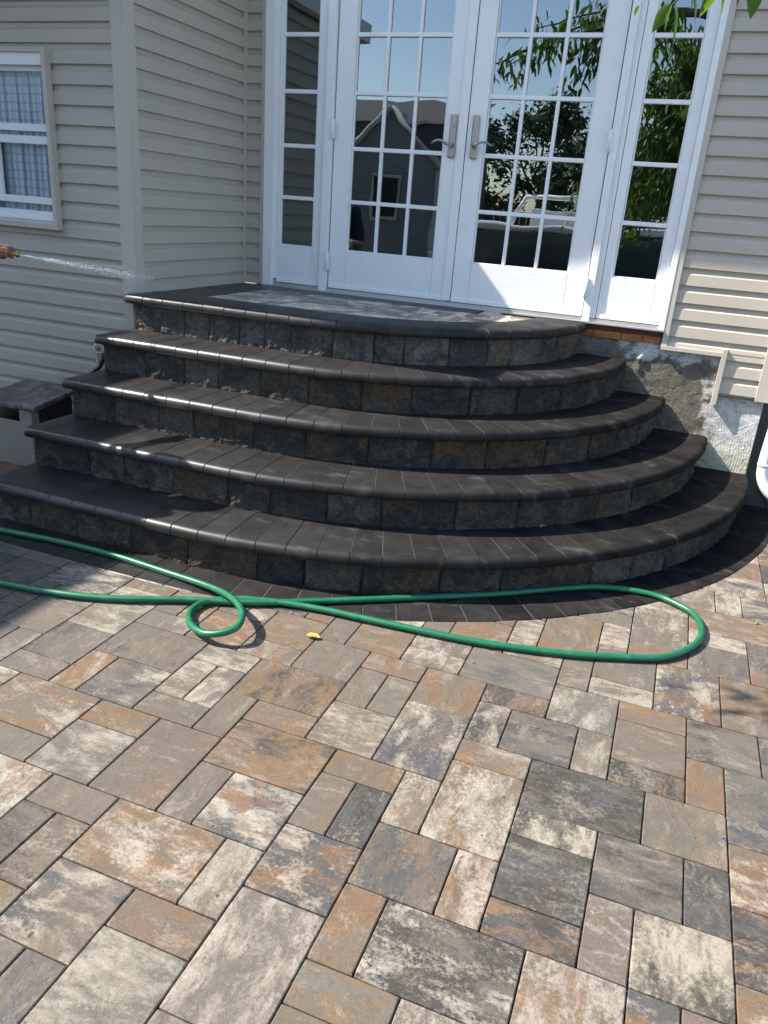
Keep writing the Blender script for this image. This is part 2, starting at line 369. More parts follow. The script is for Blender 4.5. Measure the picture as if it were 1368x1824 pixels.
for k in range(5):
    Rr = RR[k]; f, L = path(Rr, XL-.032)
    mbk = MB(); s = 0; jb = MB(); BK = -.238 if k == 0 else -.30
    w0 = .128
    cuts = [0]
    while cuts[-1] < L-.06: cuts.append(cuts[-1]+w0*(Rr/(Rr+.03))*random.uniform(.985, 1.015))
    cuts[-1] = L-.001
    for i in range(len(cuts)-1):
        a = cuts[i]+.0005; c_ = cuts[i+1]-.0005
        dz = random.uniform(-.0008, .0008); do = random.uniform(-.001, .001)
        ss = [a, a+.0022, a+(c_-a)/3, a+(c_-a)*2/3, c_-.0022, c_]; ins = [.0022, 0, 0, 0, 0, .0022]
        if i == 0: ss = [a, a+.004, a+.010, a+.02, c_-.0022, c_]; ins = [.017, .008, .003, 0, 0, .0022]
        vs = []; n = None
        for sv, iv in zip(ss, ins):
            p, nrm = f(sv); pr = prof(zt[k]+dz, iv); n = len(pr)
            for (d, zz) in pr: q = p+nrm*(max(d, BK)+do); vs.append((q.x, q.y, zz))
        fs = []
        for r_ in range(len(ss)-1):
            for j in range(n):
                j2 = (j+1) % n; fs.append((r_*n+j, r_*n+j2, (r_+1)*n+j2, (r_+1)*n+j))
        fs.append(tuple(range(n))); fs.append(tuple(range((len(ss)-1)*n, len(ss)*n))[::-1])
        t = random.uniform(.78, 1.22); col = [(t, t, t, 1)]
        mbk.add(vs, fs, True, col)
    o = mbk.build('coping', mat_cop, steps)
    m = o.modifiers.new('es', 'EDGE_SPLIT'); m.split_angle = R(40)
    vs = []; N = 60
    for i in range(N+1):
        p, nrm = f(.02+(L-.022)*i/N); pr = prof(zt[k], .0022)
        for (d, zz) in pr: q = p+nrm*max(d, BK+.003); vs.append((q.x, q.y, zz))
    n = len(pr); fs = [(r_*n+j, r_*n+(j+1) % n, (r_+1)*n+(j+1) % n, (r_+1)*n+j) for r_ in range(N) for j in range(n)]
    jb.add(vs, fs, True); jb.build('joint_filler', mat_joint, steps)
    # riser blocks
    rb = MB(); f, L = path(Rr, XL); z0 = (zt[k+1] if k < 4 else 0.0)-.004; z1 = zt[k]-TH+.001
    s = 0; prev = None
    while s < L-.02:
        wd = random.choice([.20, .235, .26, .29, .32] if k else [.15, .18, .21, .23])
        if L-s-wd < .07: wd = L-s
        a = s+.0012; c_ = s+wd-.0012; s += wd
        nu = max(6, int((c_-a)/.0062)); nv = max(6, int((z1-z0)/.0062))
        seed = random.uniform(0, 100); tilt = random.uniform(-.003, .003)
        vs = []
        for i in range(nu+1):
            sv = a+(c_-a)*i/nu; p, nrm = f(sv)
            for j in range(nv+1):
                zz = z0+(z1-z0)*j/nv
                de = min(i/nu*(c_-a), (1-i/nu)*(c_-a), (j/nv*(z1-z0)+.006), (1-j/nv)*(z1-z0)+.004)
                e = min(1, de/.012); e = e*(2-e)
                q3 = Vector((sv*1.0, zz*1.0, seed))
                h = noise.fractal(q3*14, .9, 2.1, 5)*.011+abs(noise.noise(q3*11+Vector((5,3,1))))*.015
                h += noise.noise(q3*55)*.004+noise.noise(q3*110)*.0018
                d = -.006+e*(.006+h+tilt*(2*i/nu-1))
                q = p+nrm*d; vs.append((q.x, q.y, zz))
        fs = [(i*(nv+1)+j, (i+1)*(nv+1)+j, (i+1)*(nv+1)+j+1, i*(nv+1)+j+1) for i in range(nu) for j in range(nv)]
        cs = random.choice(['dng','dgr','gdl','dgn','nrd','grd','dnr','gln','drd','gdn'])
        if s < .9: cs = random.choice(['dgn','gdl','dgr','ndg'])
        kk = random.uniform(.93, 1.08)*(1.45 if k == 0 else 1)*(1.2 if s < .9 else 1)
        col = [tuple(x*kk for x in RP[c])+(1,) for c in cs]+[(random.random(), random.random(), random.random(), 1)]
        rb.add(vs, fs, False, col)
    # left return face
    col = [RP['d']+(1,), RP['g']+(1,), RP['n']+(1,), (.3,.4,.5,1)]
    rb.boxm((XL-.001, -Rr+.006, z0), (XL+.15, -.9 if k else -1.0, z1), col)
    rb.build('riser_wall', mat_riser, steps)
    cb = MB(); Rc = Rr-.012; vs = []; N = 40
    fb, Lb = path(Rc, XL+.004)
    ring = [fb(Lb*i/N)[0] for i in range(N+1)]+[Vector((XL+.004, -.0))]
    for zz in ((zt[k+1] if k < 4 else -.01), zt[k]-TH-.001): vs += [(p.x, min(p.y, -.002), zz) for p in ring]
    n = len(ring); fs = [(i, (i+1) % n, n+(i+1) % n, n+i) for i in range(n)]+[tuple(range(n, 2*n))]
    cb.add(vs, fs); cb.build('core', mat_dark, steps)
# landing paving: charcoal border course along the walls and light slabs in the middle
lp = MB(); zl = zt[0]-.003
def inside(x, y): # metres, inside the coping's back edge
    r = RR[0]-.30-.004
    return (y > -r) if x < CX else ((x-CX)**2+y*y < r*r)
def poly_clip(x0, x1, y0, y1):
    # sample the rectangle, cut by the coping's back edge
    r = RR[0]-.240; pts = []
    def yl(x): return -r if x < CX else (-math.sqrt(max(0, r*r-(x-CX)**2)) if x-CX < r else 1)
    n = 8; low = []; 
    for i in range(n+1):
        x = x0+(x1-x0)*i/n; low.append((x, max(y0, min(yl(x), y1))))
    if all(abs(p[1]-y1) < 1e-4 for p in low): return None
    return low+[(x1, y1), (x0, y1)]
def land(x0, x1, y0, y1, col, mbx, zz=None):
    pl = poly_clip(x0+.0012, x1-.0012, y0+.0012, y1-.0012)
    if not pl: return
    zz = zl if zz is None else zz
    n = len(pl); zz += random.uniform(-.0006, .0006)
    mbx.add([(x, y, zz-.02) for x, y in pl]+[(x, y, zz) for x, y in pl], [(i, (i+1) % n, n+(i+1) % n, n+i) for i in range(n)]+[tuple(range(n, 2*n))], False, col)
lb = MB(); x = XL+.002
while x < 4.62*U: land(x, x+.128, -.25, -.028, [(1, 1, 1, 1)], lb); x += .128
y = -.25
while y > -1.0: land(XL+.002, XL+.30, y-.128, y, [(1.1, 1.1, 1.1, 1)], lb); y -= .128
lb.build('landing_border', mat_cop, steps)
occl = set(); 
for iy in range(0, 9):
    for ix in range(0, 20):
        if (ix, iy) in occl: continue
        for (ww, hh) in random.sample([(2,2),(3,2),(1,2),(2,1)], 4)+[(1,1)]:
            cells = [(ix+i, iy+j) for i in range(ww) for j in range(hh)]
            if all(c not in occl for c in cells):
                occl.update(cells); x0 = XL+.304+ix*MOD; y1 = -.252-iy*MOD
                if x0 > 4.85*U and False: break
                land(x0, x0+ww*MOD, y1-hh*MOD, y1, code_cols(random.choice(['bw','wb','gbw','wg','gw','bgw','wt'])), lp); break
x0 = 4.62*U
land(4.76*U, 4.76*U+.106, -.25, -.06, code_cols('wt'), lp); land(4.76*U+.106, 4.76*U+.19, -.25, -.15, code_cols('wg'), lp)
land(4.76*U+.106, 4.76*U+.30, -.345, -.252, code_cols('wgt'), lp) if False else None
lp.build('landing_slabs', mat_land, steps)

# border course round the lowest step
bm_ = MB(); f, L = path(RB, XL-3.2); Lr = CX-(XL-3.2)
s = 0
while s < L:
    wd = .137*random.uniform(.97, 1.03); a = s+.0012; c_ = s+wd-.0012; s += wd
    if a > L: break
    t = random.uniform(.8, 1.25); dz = .0035+random.uniform(-.001, .001)
    inn = -(RB-RR[4])-.0; out = []; ob = random.uniform(-.003, .002)
    pts = []
    n = 5
    for i in range(n+1):
        sv = a+(c_-a)*i/n; p, nrm = f(sv); wob = .0022*noise.noise(Vector((sv*45, 3.1, 0)))
        pts.append((p+nrm*(ob+wob), p+nrm*inn))
    lo = [q for q, _ in pts]; up = [q for _, q in pts][::-1]
    poly = lo+up; cx = sum((q for q in poly), Vector((0, 0)))/len(poly)
    N = len(poly)
    def shrink(q, d): v = (cx-q); return q+v.normalized()*d
    vs = [(q.x, q.y, -.03) for q in poly]+[(q.x, q.y, dz-.004) for q in poly]+[(shrink(q, .0045).x, shrink(q, .0045).y, dz) for q in poly]
    fs = []
    for i in range(N): j = (i+1) % N; fs += [(i, j, N+j, N+i), (N+i, N+j, 2*N+j, 2*N+i)]
    fs.append(tuple(range(2*N, 3*N)))
    bm_.add(vs, fs, False, [(t, t, t, 1)])
bo = bm_.build('border_paving', mat_cop); tag(bo, kind='structure')
jb = MB(); vs = []; N = 90
for i in range(N+1):
    p, nrm = f(L*i/N); q = p+nrm*(-.004); r_ = p-nrm*(RB-RR[4]); vs += [(q.x, q.y, -.0005+.0015), (r_.x, r_.y, .001)]
jb.add(vs, [(2*i, 2*i+2, 2*i+3, 2*i+1) for i in range(N)]); tag(jb.build('border_joint_sand', mat_joint), kind='structure')

# ---------------------------------------------------------------- house
house = empty('house', P(2, 0, -Z0), 'tan vinyl-sided house with white French doors opening onto the curved steps', 'house')
LAP = .31; ZL = 4.02
LP = [(.0, .062), (.003, .066), (.188, .058), (.205, .046), (.228, .020), (.250, .011), (.31, .009)]  # height, stand-off (survey units)
def siding(mbx, a0, a1, zlo, zhi, plane, axis):
    k0 = math.floor((zlo-ZL)/LAP)-1; k1 = math.ceil((zhi-ZL)/LAP)+1
    pr = []
    for k in range(k0, k1):
        zb = ZL+k*LAP
        for (h, o) in LP: pr.append((zb+h, o))
    pr = [(min(max(z_, zlo), zhi), o) for z_, o in pr if zlo-LAP*.999 < z_ < zhi+LAP]
    vs = []
    n = max(1, int(abs(a1-a0)/1.5))
    for i in range(n+1):
        a = a0+(a1-a0)*i/n
        for z_, o in pr: vs.append(P(a, plane-o, z_) if axis == 'x' else P(plane+o, a, z_))
    m = len(pr); mbx.add(vs, [(i*m+j, (i+1)*m+j, (i+1)*m+j+1, i*m+j+1) for i in range(n) for j in range(m-1)])
sd = MB(); siding(sd, 8.28, 10.06, -1.13, 8.2, 0, 'x'); siding(sd, 9.34, 10.06, -1.92, -1.13, 0, 'x')
siding(sd, -.36, 8.28, 5.9, 8.2, 0, 'x'); siding(sd, -.82, -.36, -.85, 8.2, 0, 'x')
sd.build('siding_wall', mat_sid, house)
sd = MB(); siding(sd, -14, -4.08, -3.5, 4.9, -3.775, 'x'); siding(sd, -4.08, -2.42, 3.0, 4.9, -3.775, 'x'); siding(sd, -4.08, -2.42, -3.5, .12, -3.775, 'x'); siding(sd, -2.42, -1.10, -3.5, 4.9, -3.775, 'x')
o = sd.build('wing_siding', mat_sid, house)
sd = MB(); siding(sd, -3.6, -.03, -.9, 4.9, -.90, 'y'); sd.build('wing_side_siding', mat_sid, house)
tr = MB()
tr.box(-1.115, -.834, -3.853, -3.78, -3.55, 4.9); tr.box(-.90, -.832, -3.779, -3.585, -3.55, 4.9)     # outside corner post
tr.build('corner_post', mat_trim, house, .0015)
tr = MB(); tr.box(-.86, -.80, -.10, -.005, -.85, 8); tr.build('inside_corner_post', mat_trim, house, .001)
tr = MB(); tr.box(-.44, -.35, -.09, 0, -.85, 6.0); tr.build('channel_trim', mat_trim, house, .001)
tr = MB(); tr.box(8.2, 8.30, -.10, .02, -1.15, 6.0)
tr.box(8.2, 9.29, -.115, -.0, -1.20, -1.125); tr.box(9.285, 9.375, -.125, -.0, -2.09, -1.06); tr.build('channel_trim', mat_trim, house, .001)
tr = MB(); tr.box(10.02, 10.30, -.11, -.02, -1.93, 8.2); tr.box(10.21, 10.31, -.02, .3, -1.93, 8.2); tr.build('corner_post', mat_trim, house, .0015)
# foundation
fm = M('foundation_plaster', rough=.9, spec=.25); fx = fm.sep(fm.obj())
wob = fm.math('MULTIPLY', fm.math('SUBTRACT', fm.noise(9, 7, .7), .5), .5)
xw = fm.math('ADD', fx[0], wob); zw = fm.math('ADD', fx[2], fm.math('MULTIPLY', wob, .7))
white = fm.mix(fm.ramp(fm.noise(18, 7, .7), [(.45, 0), (.72, 1)]), (.60, .60, .59), (.36, .36, .34))
grey = fm.mix(fm.ramp(fm.noise(14, 8, .75, fm.map((1, 1, 1), (0, .5, 0)), 1.5), [(.35, 0), (.7, 1)]), (.10, .09, .07), (.22, .20, .16))
cem = fm.mix(fm.ramp(fm.noise(6, 6, .7), [(.4, 0), (.6, 1)]), (.13, .12, .10), (.24, .235, .215))
# troweled patch between x 2.25 and 2.85 below z .84, bare cement left of it, white paint right of it
a = fm.mix(fm.ramp(fm.math('SUBTRACT', xw, 2.30), [(.45/1, 0), (.50, 1)]), grey, white)
up_ = fm.ramp(zw, [(.765, 0), (.79, 1)])
a = fm.mix(fm.math('MULTIPLY', up_, fm.ramp(fm.math('MULTIPLY', xw, .33), [(.735, 0), (.76, 1)])), a, white)
a = fm.mix(fm.math('MULTIPLY', up_, fm.ramp(fm.math('MULTIPLY', xw, .33), [(.735, 1), (.76, 0)])), a, cem)
a = fm.mix(fm.math('MULTIPLY', fm.ramp(zw, [(.30, 1), (.36, 0)]), .45), a, (.40, .42, .22))
ck = fm.n('ShaderNodeTexVoronoi'); ck.feature = 'DISTANCE_TO_EDGE'; ck.inputs['Scale'].default_value = 3.1
fm.lk(fm.vmath('ADD', fm.obj(), fm.vmath('MULTIPLY', fm.noise(7, 5, .7, None, 0, True), (.16, .16, .16))), ck.inputs['Vector'])
a = fm.mix(fm.math('MULTIPLY', fm.ramp(ck.outputs['Distance'], [(.002, 1), (.009, 0)]), .6), a, (.05, .045, .04))
wv = fm.n('ShaderNodeTexWave'); wv.wave_type = 'RINGS'; wv.rings_direction = 'SPHERICAL'; wv.inputs['Scale'].default_value = 22; wv.inputs['Distortion'].default_value = 6; wv.inputs['Detail'].default_value = 3
fm.lk(fm.map((1, 1, 1), (0, 0, 0), (-2.1, 0, -.25)), wv.inputs['Vector'])
fm.bump(wv.outputs['Fac'], .55, .005)
fm.set('col', a); fm.bump(fm.noise(22, 8, .7, fm.map((1, 1, 1.2), (0, .6, 0)), 1.0), 1.0, .02); fm.bump(fm.noise(90, 4), .4, .003)
fo = MB(); nx, nz = 90, 70
vs = []
for i in range(nx+1):
    for j in range(nz+1):
        X = 6.5+(10.19-6.5)*i/nx; ZZ = -4.05+(-.83+4.05)*j/nz
        h = noise.fractal(Vector((X*1.2, ZZ*1.2, 3)), .8, 2, 4)*.03
        rid = .09*math.exp(-((X-7.92-.06*math.sin(ZZ*5))/.07)**2)*max(0, min(1, (ZZ+1.9)/.3))*max(0, min(1, (-1.16-ZZ)/.12))*(.6+.6*noise.noise(Vector((ZZ*6, 0, 0))))
        vs.append(P(X, .02-h-rid, ZZ))
fo.add(vs, [(i*(nz+1)+j, (i+1)*(nz+1)+j, (i+1)*(nz+1)+j+1, i*(nz+1)+j+1) for i in range(nx) for j in range(nz)], True)
fo.box(10.185, 10.2, .03, 3, -4.05, -1.9); fo.build('foundation', fm.m, house)
fo = MB(); fo.box(-14, -1.0, -3.845, -3.6, -4.05, -3.5); fo.build('wing_foundation', fm.m, house)
# exposed sill timbers under the right sidelight
m1 = M('weathered_maroon_timber', rough=.8); m1.set('col', m1.mix(m1.ramp(m1.noise(20, 6, .7, m1.map((.4, 1, 3))), [(.4, 0), (.65, 1)]), (.075, .018, .020), (.16, .05, .035)))
m2 = M('orange_sheathing', rough=.8); m2.set('col', m2.mix(m2.ramp(m2.noise(16, 7, .7, m2.map((.6, 1, 2))), [(.4, 0), (.66, 1)]), (.42, .16, .045), (.26, .085, .03))); m2.bump(m2.noise(40, 5, .7), .5, .004)
t = MB(); t.box(6.5, 8.19, -.035, .1, -.985, -.835); t.build('sill_timber', m1.m, house, .001)
t = MB(); x = 6.5
for wd in (.42, .52, .40, .34): t.box(x+.008, x+wd-.004, -.015-random.uniform(0, .012), .1, -1.12+random.uniform(-.01, .01), -.99); x += wd
t.build('sheathing', m2.m, house, .0015)

# door unit ------------------------------------------------
rowz = [0, .974, 1.974, 2.974, 3.974]; GT = 4.95
fr = MB()
fr.box(-.35, -.12, -.11, .25, -.84, 5.95); fr.box(-.12, -.06, -.05, .25, -.70, 5.75)
fr.box(1.01, 1.185, -.10, .25, -.84, 5.75); fr.box(6.66, 6.80, -.10, .25, -.84, 5.75); fr.box(6.80, 6.90, -.03, .25, -.78, 5.75)
fr.box(8.09, 8.2, -.11, .25, -.84, 5.95); fr.box(-.12, 8.09, -.11, .25, 5.75, 5.95)
fr.build('door_frame', mat_white, house, .0018)
th = MB(); th.box(-.35, 8.2, -.16, .25, -.875, -.842); th.box(-.12, 8.09, -.06, .2, -.8405, -.785); th.build('threshold', mat_alu, house, .001)
def leaf(name, x0, x1, g0, g1, cols, parent, z0=-.77, top=5.74, lab=None, yf=-.02):
    d = MB(); yb = .13; e = .004
    d.box(x0, g0, yf, yb, z0, top); d.box(g1, x1, yf, yb, z0, top)            # stiles
    d.box(g0+e, g1-e, yf, yb, z0, 0); d.box(g0+e, g1-e, yf, yb, GT, top)      # rails
    d.box(x0+.01, x1-.01, yf-.03, yf-.001, z0+.0, z0+.075)                    # drip edge
    o = d.build(name, mat_white, parent, .0016)
    if lab: o['label'] = lab
    mu = MB(); mw_ = .038
    for z_ in rowz[1:]: mu.box(g0+.002, g1-.002, .0, .075, z_-mw_, z_+mw_)
    for i in range(1, cols):
        xc = g0+(g1-g0)*i/cols; zz = [.002]+[z_ for z_ in rowz[1:]]+[GT-.002]
        mu.box(xc-.034, xc+.034, .006, .07, .002, GT-.002)
    for (a, b_, c_, d_) in ((g0+.001, g0+.03, .001, GT-.001), (g1-.03, g1-.001, .001, GT-.001)): mu.box(a, b_, .012, .07, c_, d_)
    mu.box(g0+.03, g1-.03, .012, .07, .001, .03); mu.box(g0+.03, g1-.03, .012, .07, GT-.03, GT-.001)
    mu.build('muntins', mat_white, o, .0035)
    gl = MB(); gl.add([P(g0, .055, 0), P(g1, .055, 0), P(g1, .055, GT), P(g0, .055, GT)], [(0,1,2,3)]); gl.build('glass', mat_glass, o)
    return o
leaf('sidelight', -.055, 1.005, .0, .80, 1, house)
d1 = leaf('french_door', 1.21, 3.90, 1.588, 3.522, 3, house, lab='left French door leaf with handle on its right stile')
d2 = leaf('french_door', 3.975, 6.635, 4.322, 6.257, 3, house, lab='right French door leaf with handle on its left stile')
leaf('sidelight', 6.91, 8.085, 7.078, 7.90, 1, house)
t = MB(); t.box(3.80, 3.965, -.055, -.021, -.76, 5.72); t.build('astragal', mat_white, d1, .0015)
def handle(xc, sgn, door):
    h = MB(); h.box(xc-.065, xc+.065, -.075, -.021, 1.90, 2.66); o = h.build('handle', mat_bronze, door, .006)
    h = MB(); c0 = P(xc, -.09, 2.13)
    h.tube([P(xc, -.05, 2.13), P(xc, -.20, 2.13)], .012, 14); h.tube([P(xc, -.06, 2.13), P(xc, -.10, 2.13)], .018, 16)
    pts = [P(xc+sgn*a, -.20-b_, 2.13+c_) for a, b_, c_ in ((0, 0, 0), (.06, .01, .0), (.12, .01, .035), (.2, .0, .06), (.28, -.01, .055), (.34, -.02, .02), (.38, -.02, .0))]
    h.tube(pts, [.010, .009, .0075, .007, .0065, .006, .005], 10)
    h.build('lever', mat_bronze, o) if False else h.build('lever', mat_bronze, door)
handle(3.70, -1, d1); handle(4.14, 1, d2)
t = MB(); t.tube([P(3.70, -.075, 2.47), P(3.70, -.10, 2.47)], .012, 14); t.build('lock_cylinder', mat_bronze, d1)
for xh, dr in ((1.197, d1), (6.648, d2)):
    for za in (-.42, 2.12, 4.7):
        h = MB(); h.tube([P(xh, -.125, za), P(xh, -.125, za+.38)], .0062, 10); h.box(xh-.05, xh+.05, -.118, -.101, za+.02, za+.36); h.build('hinge', mat_white, dr)

# water beads on the lower door panels
for dr, xa, xb in ((d2, 4.7, 6.4), (bpy.data.objects['sidelight.001'], 7.1, 8.0)):
    t = MB()
    for i in range(100):
        xx = random.uniform(xa, xb); zz_ = -.06-abs(random.gauss(0, .28)); rr_ = random.uniform(.0012, .0028)
        if zz_ < -.72: continue
        t.ball(P(xx, -.021, zz_), rr_, 6, 5, (1, .5, 1.2))
    o = t.build('water_beads', M('clear_water_bead', col=(.85, .87, .88), rough=.05, spec=.9).m, dr); o['kind'] = 'stuff'
# wing window ----------------------------------------------

wy = -3.851
t = MB(); t.box(-4.08, -2.40, wy-.11, wy+.02, 2.93, 3.0); t.box(-4.08, -2.40, wy-.115, wy+.02, .10, .19); t.box(-4.10, -4.02, wy-.13, wy+.02, .10, 3.0); t.box(-2.475, -2.395, wy-.13, wy+.02, .10, 3.0)
win = t.build('window', mat_trim, house, .001)
t = MB(); t.box(-4.02, -2.48, wy-.07, wy+.3, 2.74, 2.93); t.box(-4.02, -2.48, wy-.05, wy+.3, .19, .30); t.box(-4.02, -2.48, wy-.09, wy-.051, .24, .28); t.box(-4.02, -2.48, wy-.02, wy+.3, .30, .40)
t.box(-4.02, -3.93, wy-.05, wy+.3, .4, 2.74); t.box(-2.52, -2.48, wy-.05, wy+.3, .4, 2.74); t.build('frame', mat_vinyl, win, .001)
t = MB(); t.box(-3.93, -2.52, wy+.03, wy+.12, 1.72, 1.84); t.box(-3.93, -2.52, wy+.03, wy+.12, 2.66, 2.74)
t.box(-3.93, -3.87, wy+.03, wy+.12, 1.84, 2.66); t.box(-2.55, -2.52, wy+.03, wy+.12, 1.84, 2.66)
t.build('upper_sash', mat_vinyl, win, .001)
t = MB(); t.box(-3.93, -2.52, wy-.04, wy+.028, 1.51, 1.64); t.box(-3.93, -2.52, wy-.04, wy+.028, .52, .64); t.box(-3.93, -3.68, wy-.04, wy+.028, .64, 1.51); t.box(-2.55, -2.52, wy-.04, wy+.028, .64, 1.51)
t.build('lower_sash', mat_vinyl, win, .001)
t = MB(); t.add([P(-3.9, wy+.07, .3), P(-2.5, wy+.07, .3), P(-2.5, wy+.07, 2.7), P(-3.9, wy+.07, 2.7)], [(0,1,2,3)]); t.build('glass', mat_wglass, win)
mc = M('plaid_cotton', rough=.9); cx_ = mc.sep(mc.map((1, 1, 1)))
def stripes(src, fr_, ph, wdt):
    s_ = mc.math('SINE', mc.math('MULTIPLY_ADD', src, fr_, ph)); return mc.ramp(s_, [(1-wdt, 0), (1-wdt+.05, 1)])
sv = stripes(cx_[0], 150, 0, .35); sh = stripes(cx_[2], 150, 1, .35); sv2 = stripes(cx_[0], 75, .5, .12)
c_ = mc.mix(mc.math('MULTIPLY', sv, .55), (.86, .89, .87), (.30, .38, .55)); c_ = mc.mix(mc.math('MULTIPLY', sh, .45), c_, (.32, .40, .56)); c_ = mc.mix(mc.math('MULTIPLY', sv2, .5), c_, (.14, .19, .38))
mc.set('col', c_)
t = MB(); vs = []; n = 80; mm = 14
for i in range(n+1):
    for j in range(mm+1):
        X = -3.86+1.38*i/n; f_ = j/mm; zz = .3+2.4*f_
        sway = (.10*(1-abs(f_-.5)*1.4))*(-1 if X > -3.3 else .6)*(i/n)
        vs.append(P(X+sway*.5, wy+.16+.035*math.sin(i*.75+.4*math.sin(f_*5)), zz))
t.add(vs, [(i*(mm+1)+j, (i+1)*(mm+1)+j, (i+1)*(mm+1)+j+1, i*(mm+1)+j+1) for i in range(n) for j in range(mm)], True)
tag(t.build('curtain', mc.m), 'blue and white plaid curtain hanging inside the small window left of the steps', 'curtain')
# interior shells (dark rooms behind the glass)
mi = M('interior_wall', rough=.9); mi.set('col', (.11, .105, .095))
t = MB()
for (a, b_, c_, d_, e_, f_) in ((-.7, 8.5, 9, 9.1, -.9, 6), (-.75, -.7, .3, 9, -.9, 6), (8.5, 8.6, .3, 9, -.9, 6), (-.7, 8.5, .27, 9, -.95, -.86), (-.7, 8.5, .3, 9, 6, 6.1)): t.box(a, b_, c_, d_, e_, f_)
t.box(-4.3, -2.2, -2.6, -2.5, -.5, 3.2); t.box(-4.32, -4.3, -3.5, -2.5, -.5, 3.2); t.box(-2.22, -2.2, -3.5, -2.5, -.5, 3.2)
t.build('interior_wall', mi.m, house)
ms = M('roof_shingle', rough=.95); ms.set('col', ms.mix(ms.noise(30, 5), (.05, .05, .052), (.11, .105, .10)))
mso = M('white_soffit', col=(.80, .80, .78), rough=.6).m
# wing roof: hipped, with eaves that shade the landing; main eave above the doors
t = MB(); EX, EY, EZ = -.60, -5.66, 4.9
t.box(-16, EX, EY, -.0, EZ, EZ+.06); t.box(-16, EX, EY-.05, EY-.001, EZ-.0, EZ+.42); t.box(EX+.001, EX+.05, EY-.05, 0, EZ, EZ+.42); t.build('wing_eave', mso, house)
t = MB(); a = [P(-16, EY, EZ+.43), P(EX, EY, EZ+.43), P(EX, 0, EZ+.43), P(-16, 0, EZ+.43), P(-13, -2.8, EZ+2.0), P(-3.5, -2.8, EZ+2.0), P(-3.5, 0, EZ+2.0), P(-13, 0, EZ+2.0)]
t.add(a, [(0,1,5,4), (1,2,6,5), (4,5,6,7), (0,4,7,3)]); t.build('wing_roof', ms.m, house)
t = MB(); t.box(-16, 10.9, -1.88, .0, 7.0, 7.08); t.box(-16, 10.9, -1.93, -1.881, 7.0, 7.4); t.build('main_eave', mso, house)
t = MB(); t.add([P(-16, -1.9, 7.41), P(10.9, -1.9, 7.41), P(10.9, 12, 13), P(-16, 12, 13)], [(0,1,2,3)]); t.build('main_roof', ms.m, house)
t = MB(); t.box(10.2, 10.3, .3, 20, -1.9, 8.2); t.box(-16, 10.2, 20, 20.1, -4, 8); t.build('side_wall', mat_sid, house)


# ---------------------------------------------------------------- hose, tap, storage box, downspout
def cat(pts, n=8):
    out = []
    for i in range(len(pts)-1):
        p0 = pts[max(i-1, 0)]; p1 = pts[i]; p2 = pts[i+1]; p3 = pts[min(i+2, len(pts)-1)]
        for k in range(n):
            t = k/n; out.append(0.5*((2*p1)+(p2-p0)*t+(2*p0-5*p1+4*p2-p3)*t*t+(3*p1-p0-3*p2+p3)*t**3))
    out.append(pts[-1]); return out
HZ = [(-6,-6.9,0),(-3.5,-7.6,0),(-1.6,-7.95,0),(-0.32,-7.88,0),(0.64,-7.79,0),(1.62,-7.78,0),(2.62,-7.87,0),(3.28,-7.94,.05),(3.7,-8.06,.13),(4.02,-8.31,.17),(4.17,-8.63,.16),(4.11,-8.85,.12),(3.92,-8.98,.07),(3.67,-8.89,.03),(3.5,-8.67,0),(3.47,-8.41,0),(3.62,-8.2,0),(3.99,-7.99,0),(4.79,-7.81,0),(5.84,-7.73,0),(6.89,-7.63,0),(7.88,-7.4,0),(8.52,-7.16,0),(9.03,-6.9,0),(9.35,-6.48,0),(9.48,-6.03,0),(9.41,-5.57,0),(9.19,-5.33,0),(8.81,-5.17,0),(8.19,-5.27,0),(7.61,-5.63,0),(6.78,-6.28,0),(5.59,-7.08,0),(4.71,-7.65,0),(4.03,-8.06,0),(3.25,-8.4,0),(2.45,-8.8,0),(1.76,-9.01,0),(0.97,-9.13,0),(-.4,-9.3,0),(-1.8,-9.6,0),(-2.9,-9.3,.3)]
hr = .0130
# lifted part: the loop's first strand rides over the others; shift it back along the view so it stays on its track
CAMP = cam.location
pts = []
for x, y, h in HZ:
    p = P(x, y, -3.93); p.z = hr+.005
    if h:
        d = (p-CAMP); k = (h*U+p.z-p.z)/(-d.z); p = p-d*0+ -d*k*1.0 if False else p+(CAMP-p)*((h*U)/(CAMP.z-p.z))
    pts.append(p)
# end rises to the hand that holds the nozzle
TIP = P(-1.04, -6.30, -.150); DIR = (P(-.6, -4.0, -.50)-TIP).normalized()
pts[-1] = P(-2.9, -9.2, -3.2)
pts += [P(-2.75, -8.6, -1.6), TIP-DIR*.30+Vector((-.05, -.05, -.22)), TIP-DIR*.17+Vector((-.012, -.02, -.03)), TIP-DIR*.11, TIP-DIR*.075]
hs = MB(); hp = cat(pts, 8); hs.tube(hp, hr, 16)
for i in range(len(hs.v)):
    if i % 2: c_ = hp[i//16]; hs.v[i] = tuple(c_+(Vector(hs.v[i])-c_)*.90)
mh = M('green_garden_hose', rough=.38, spec=.5); mh.set('col', mh.mix(mh.ramp(mh.noise(26, 5, .7), [(.5, 0), (.8, 1)]), (.007, .115, .05), (.035, .19, .10))); mh.bump(mh.noise(60, 4), .12, .001)
tag(hs.build('garden_hose', mh.m), 'green rubber garden hose looped across the paving in front of the lowest step', 'hose')

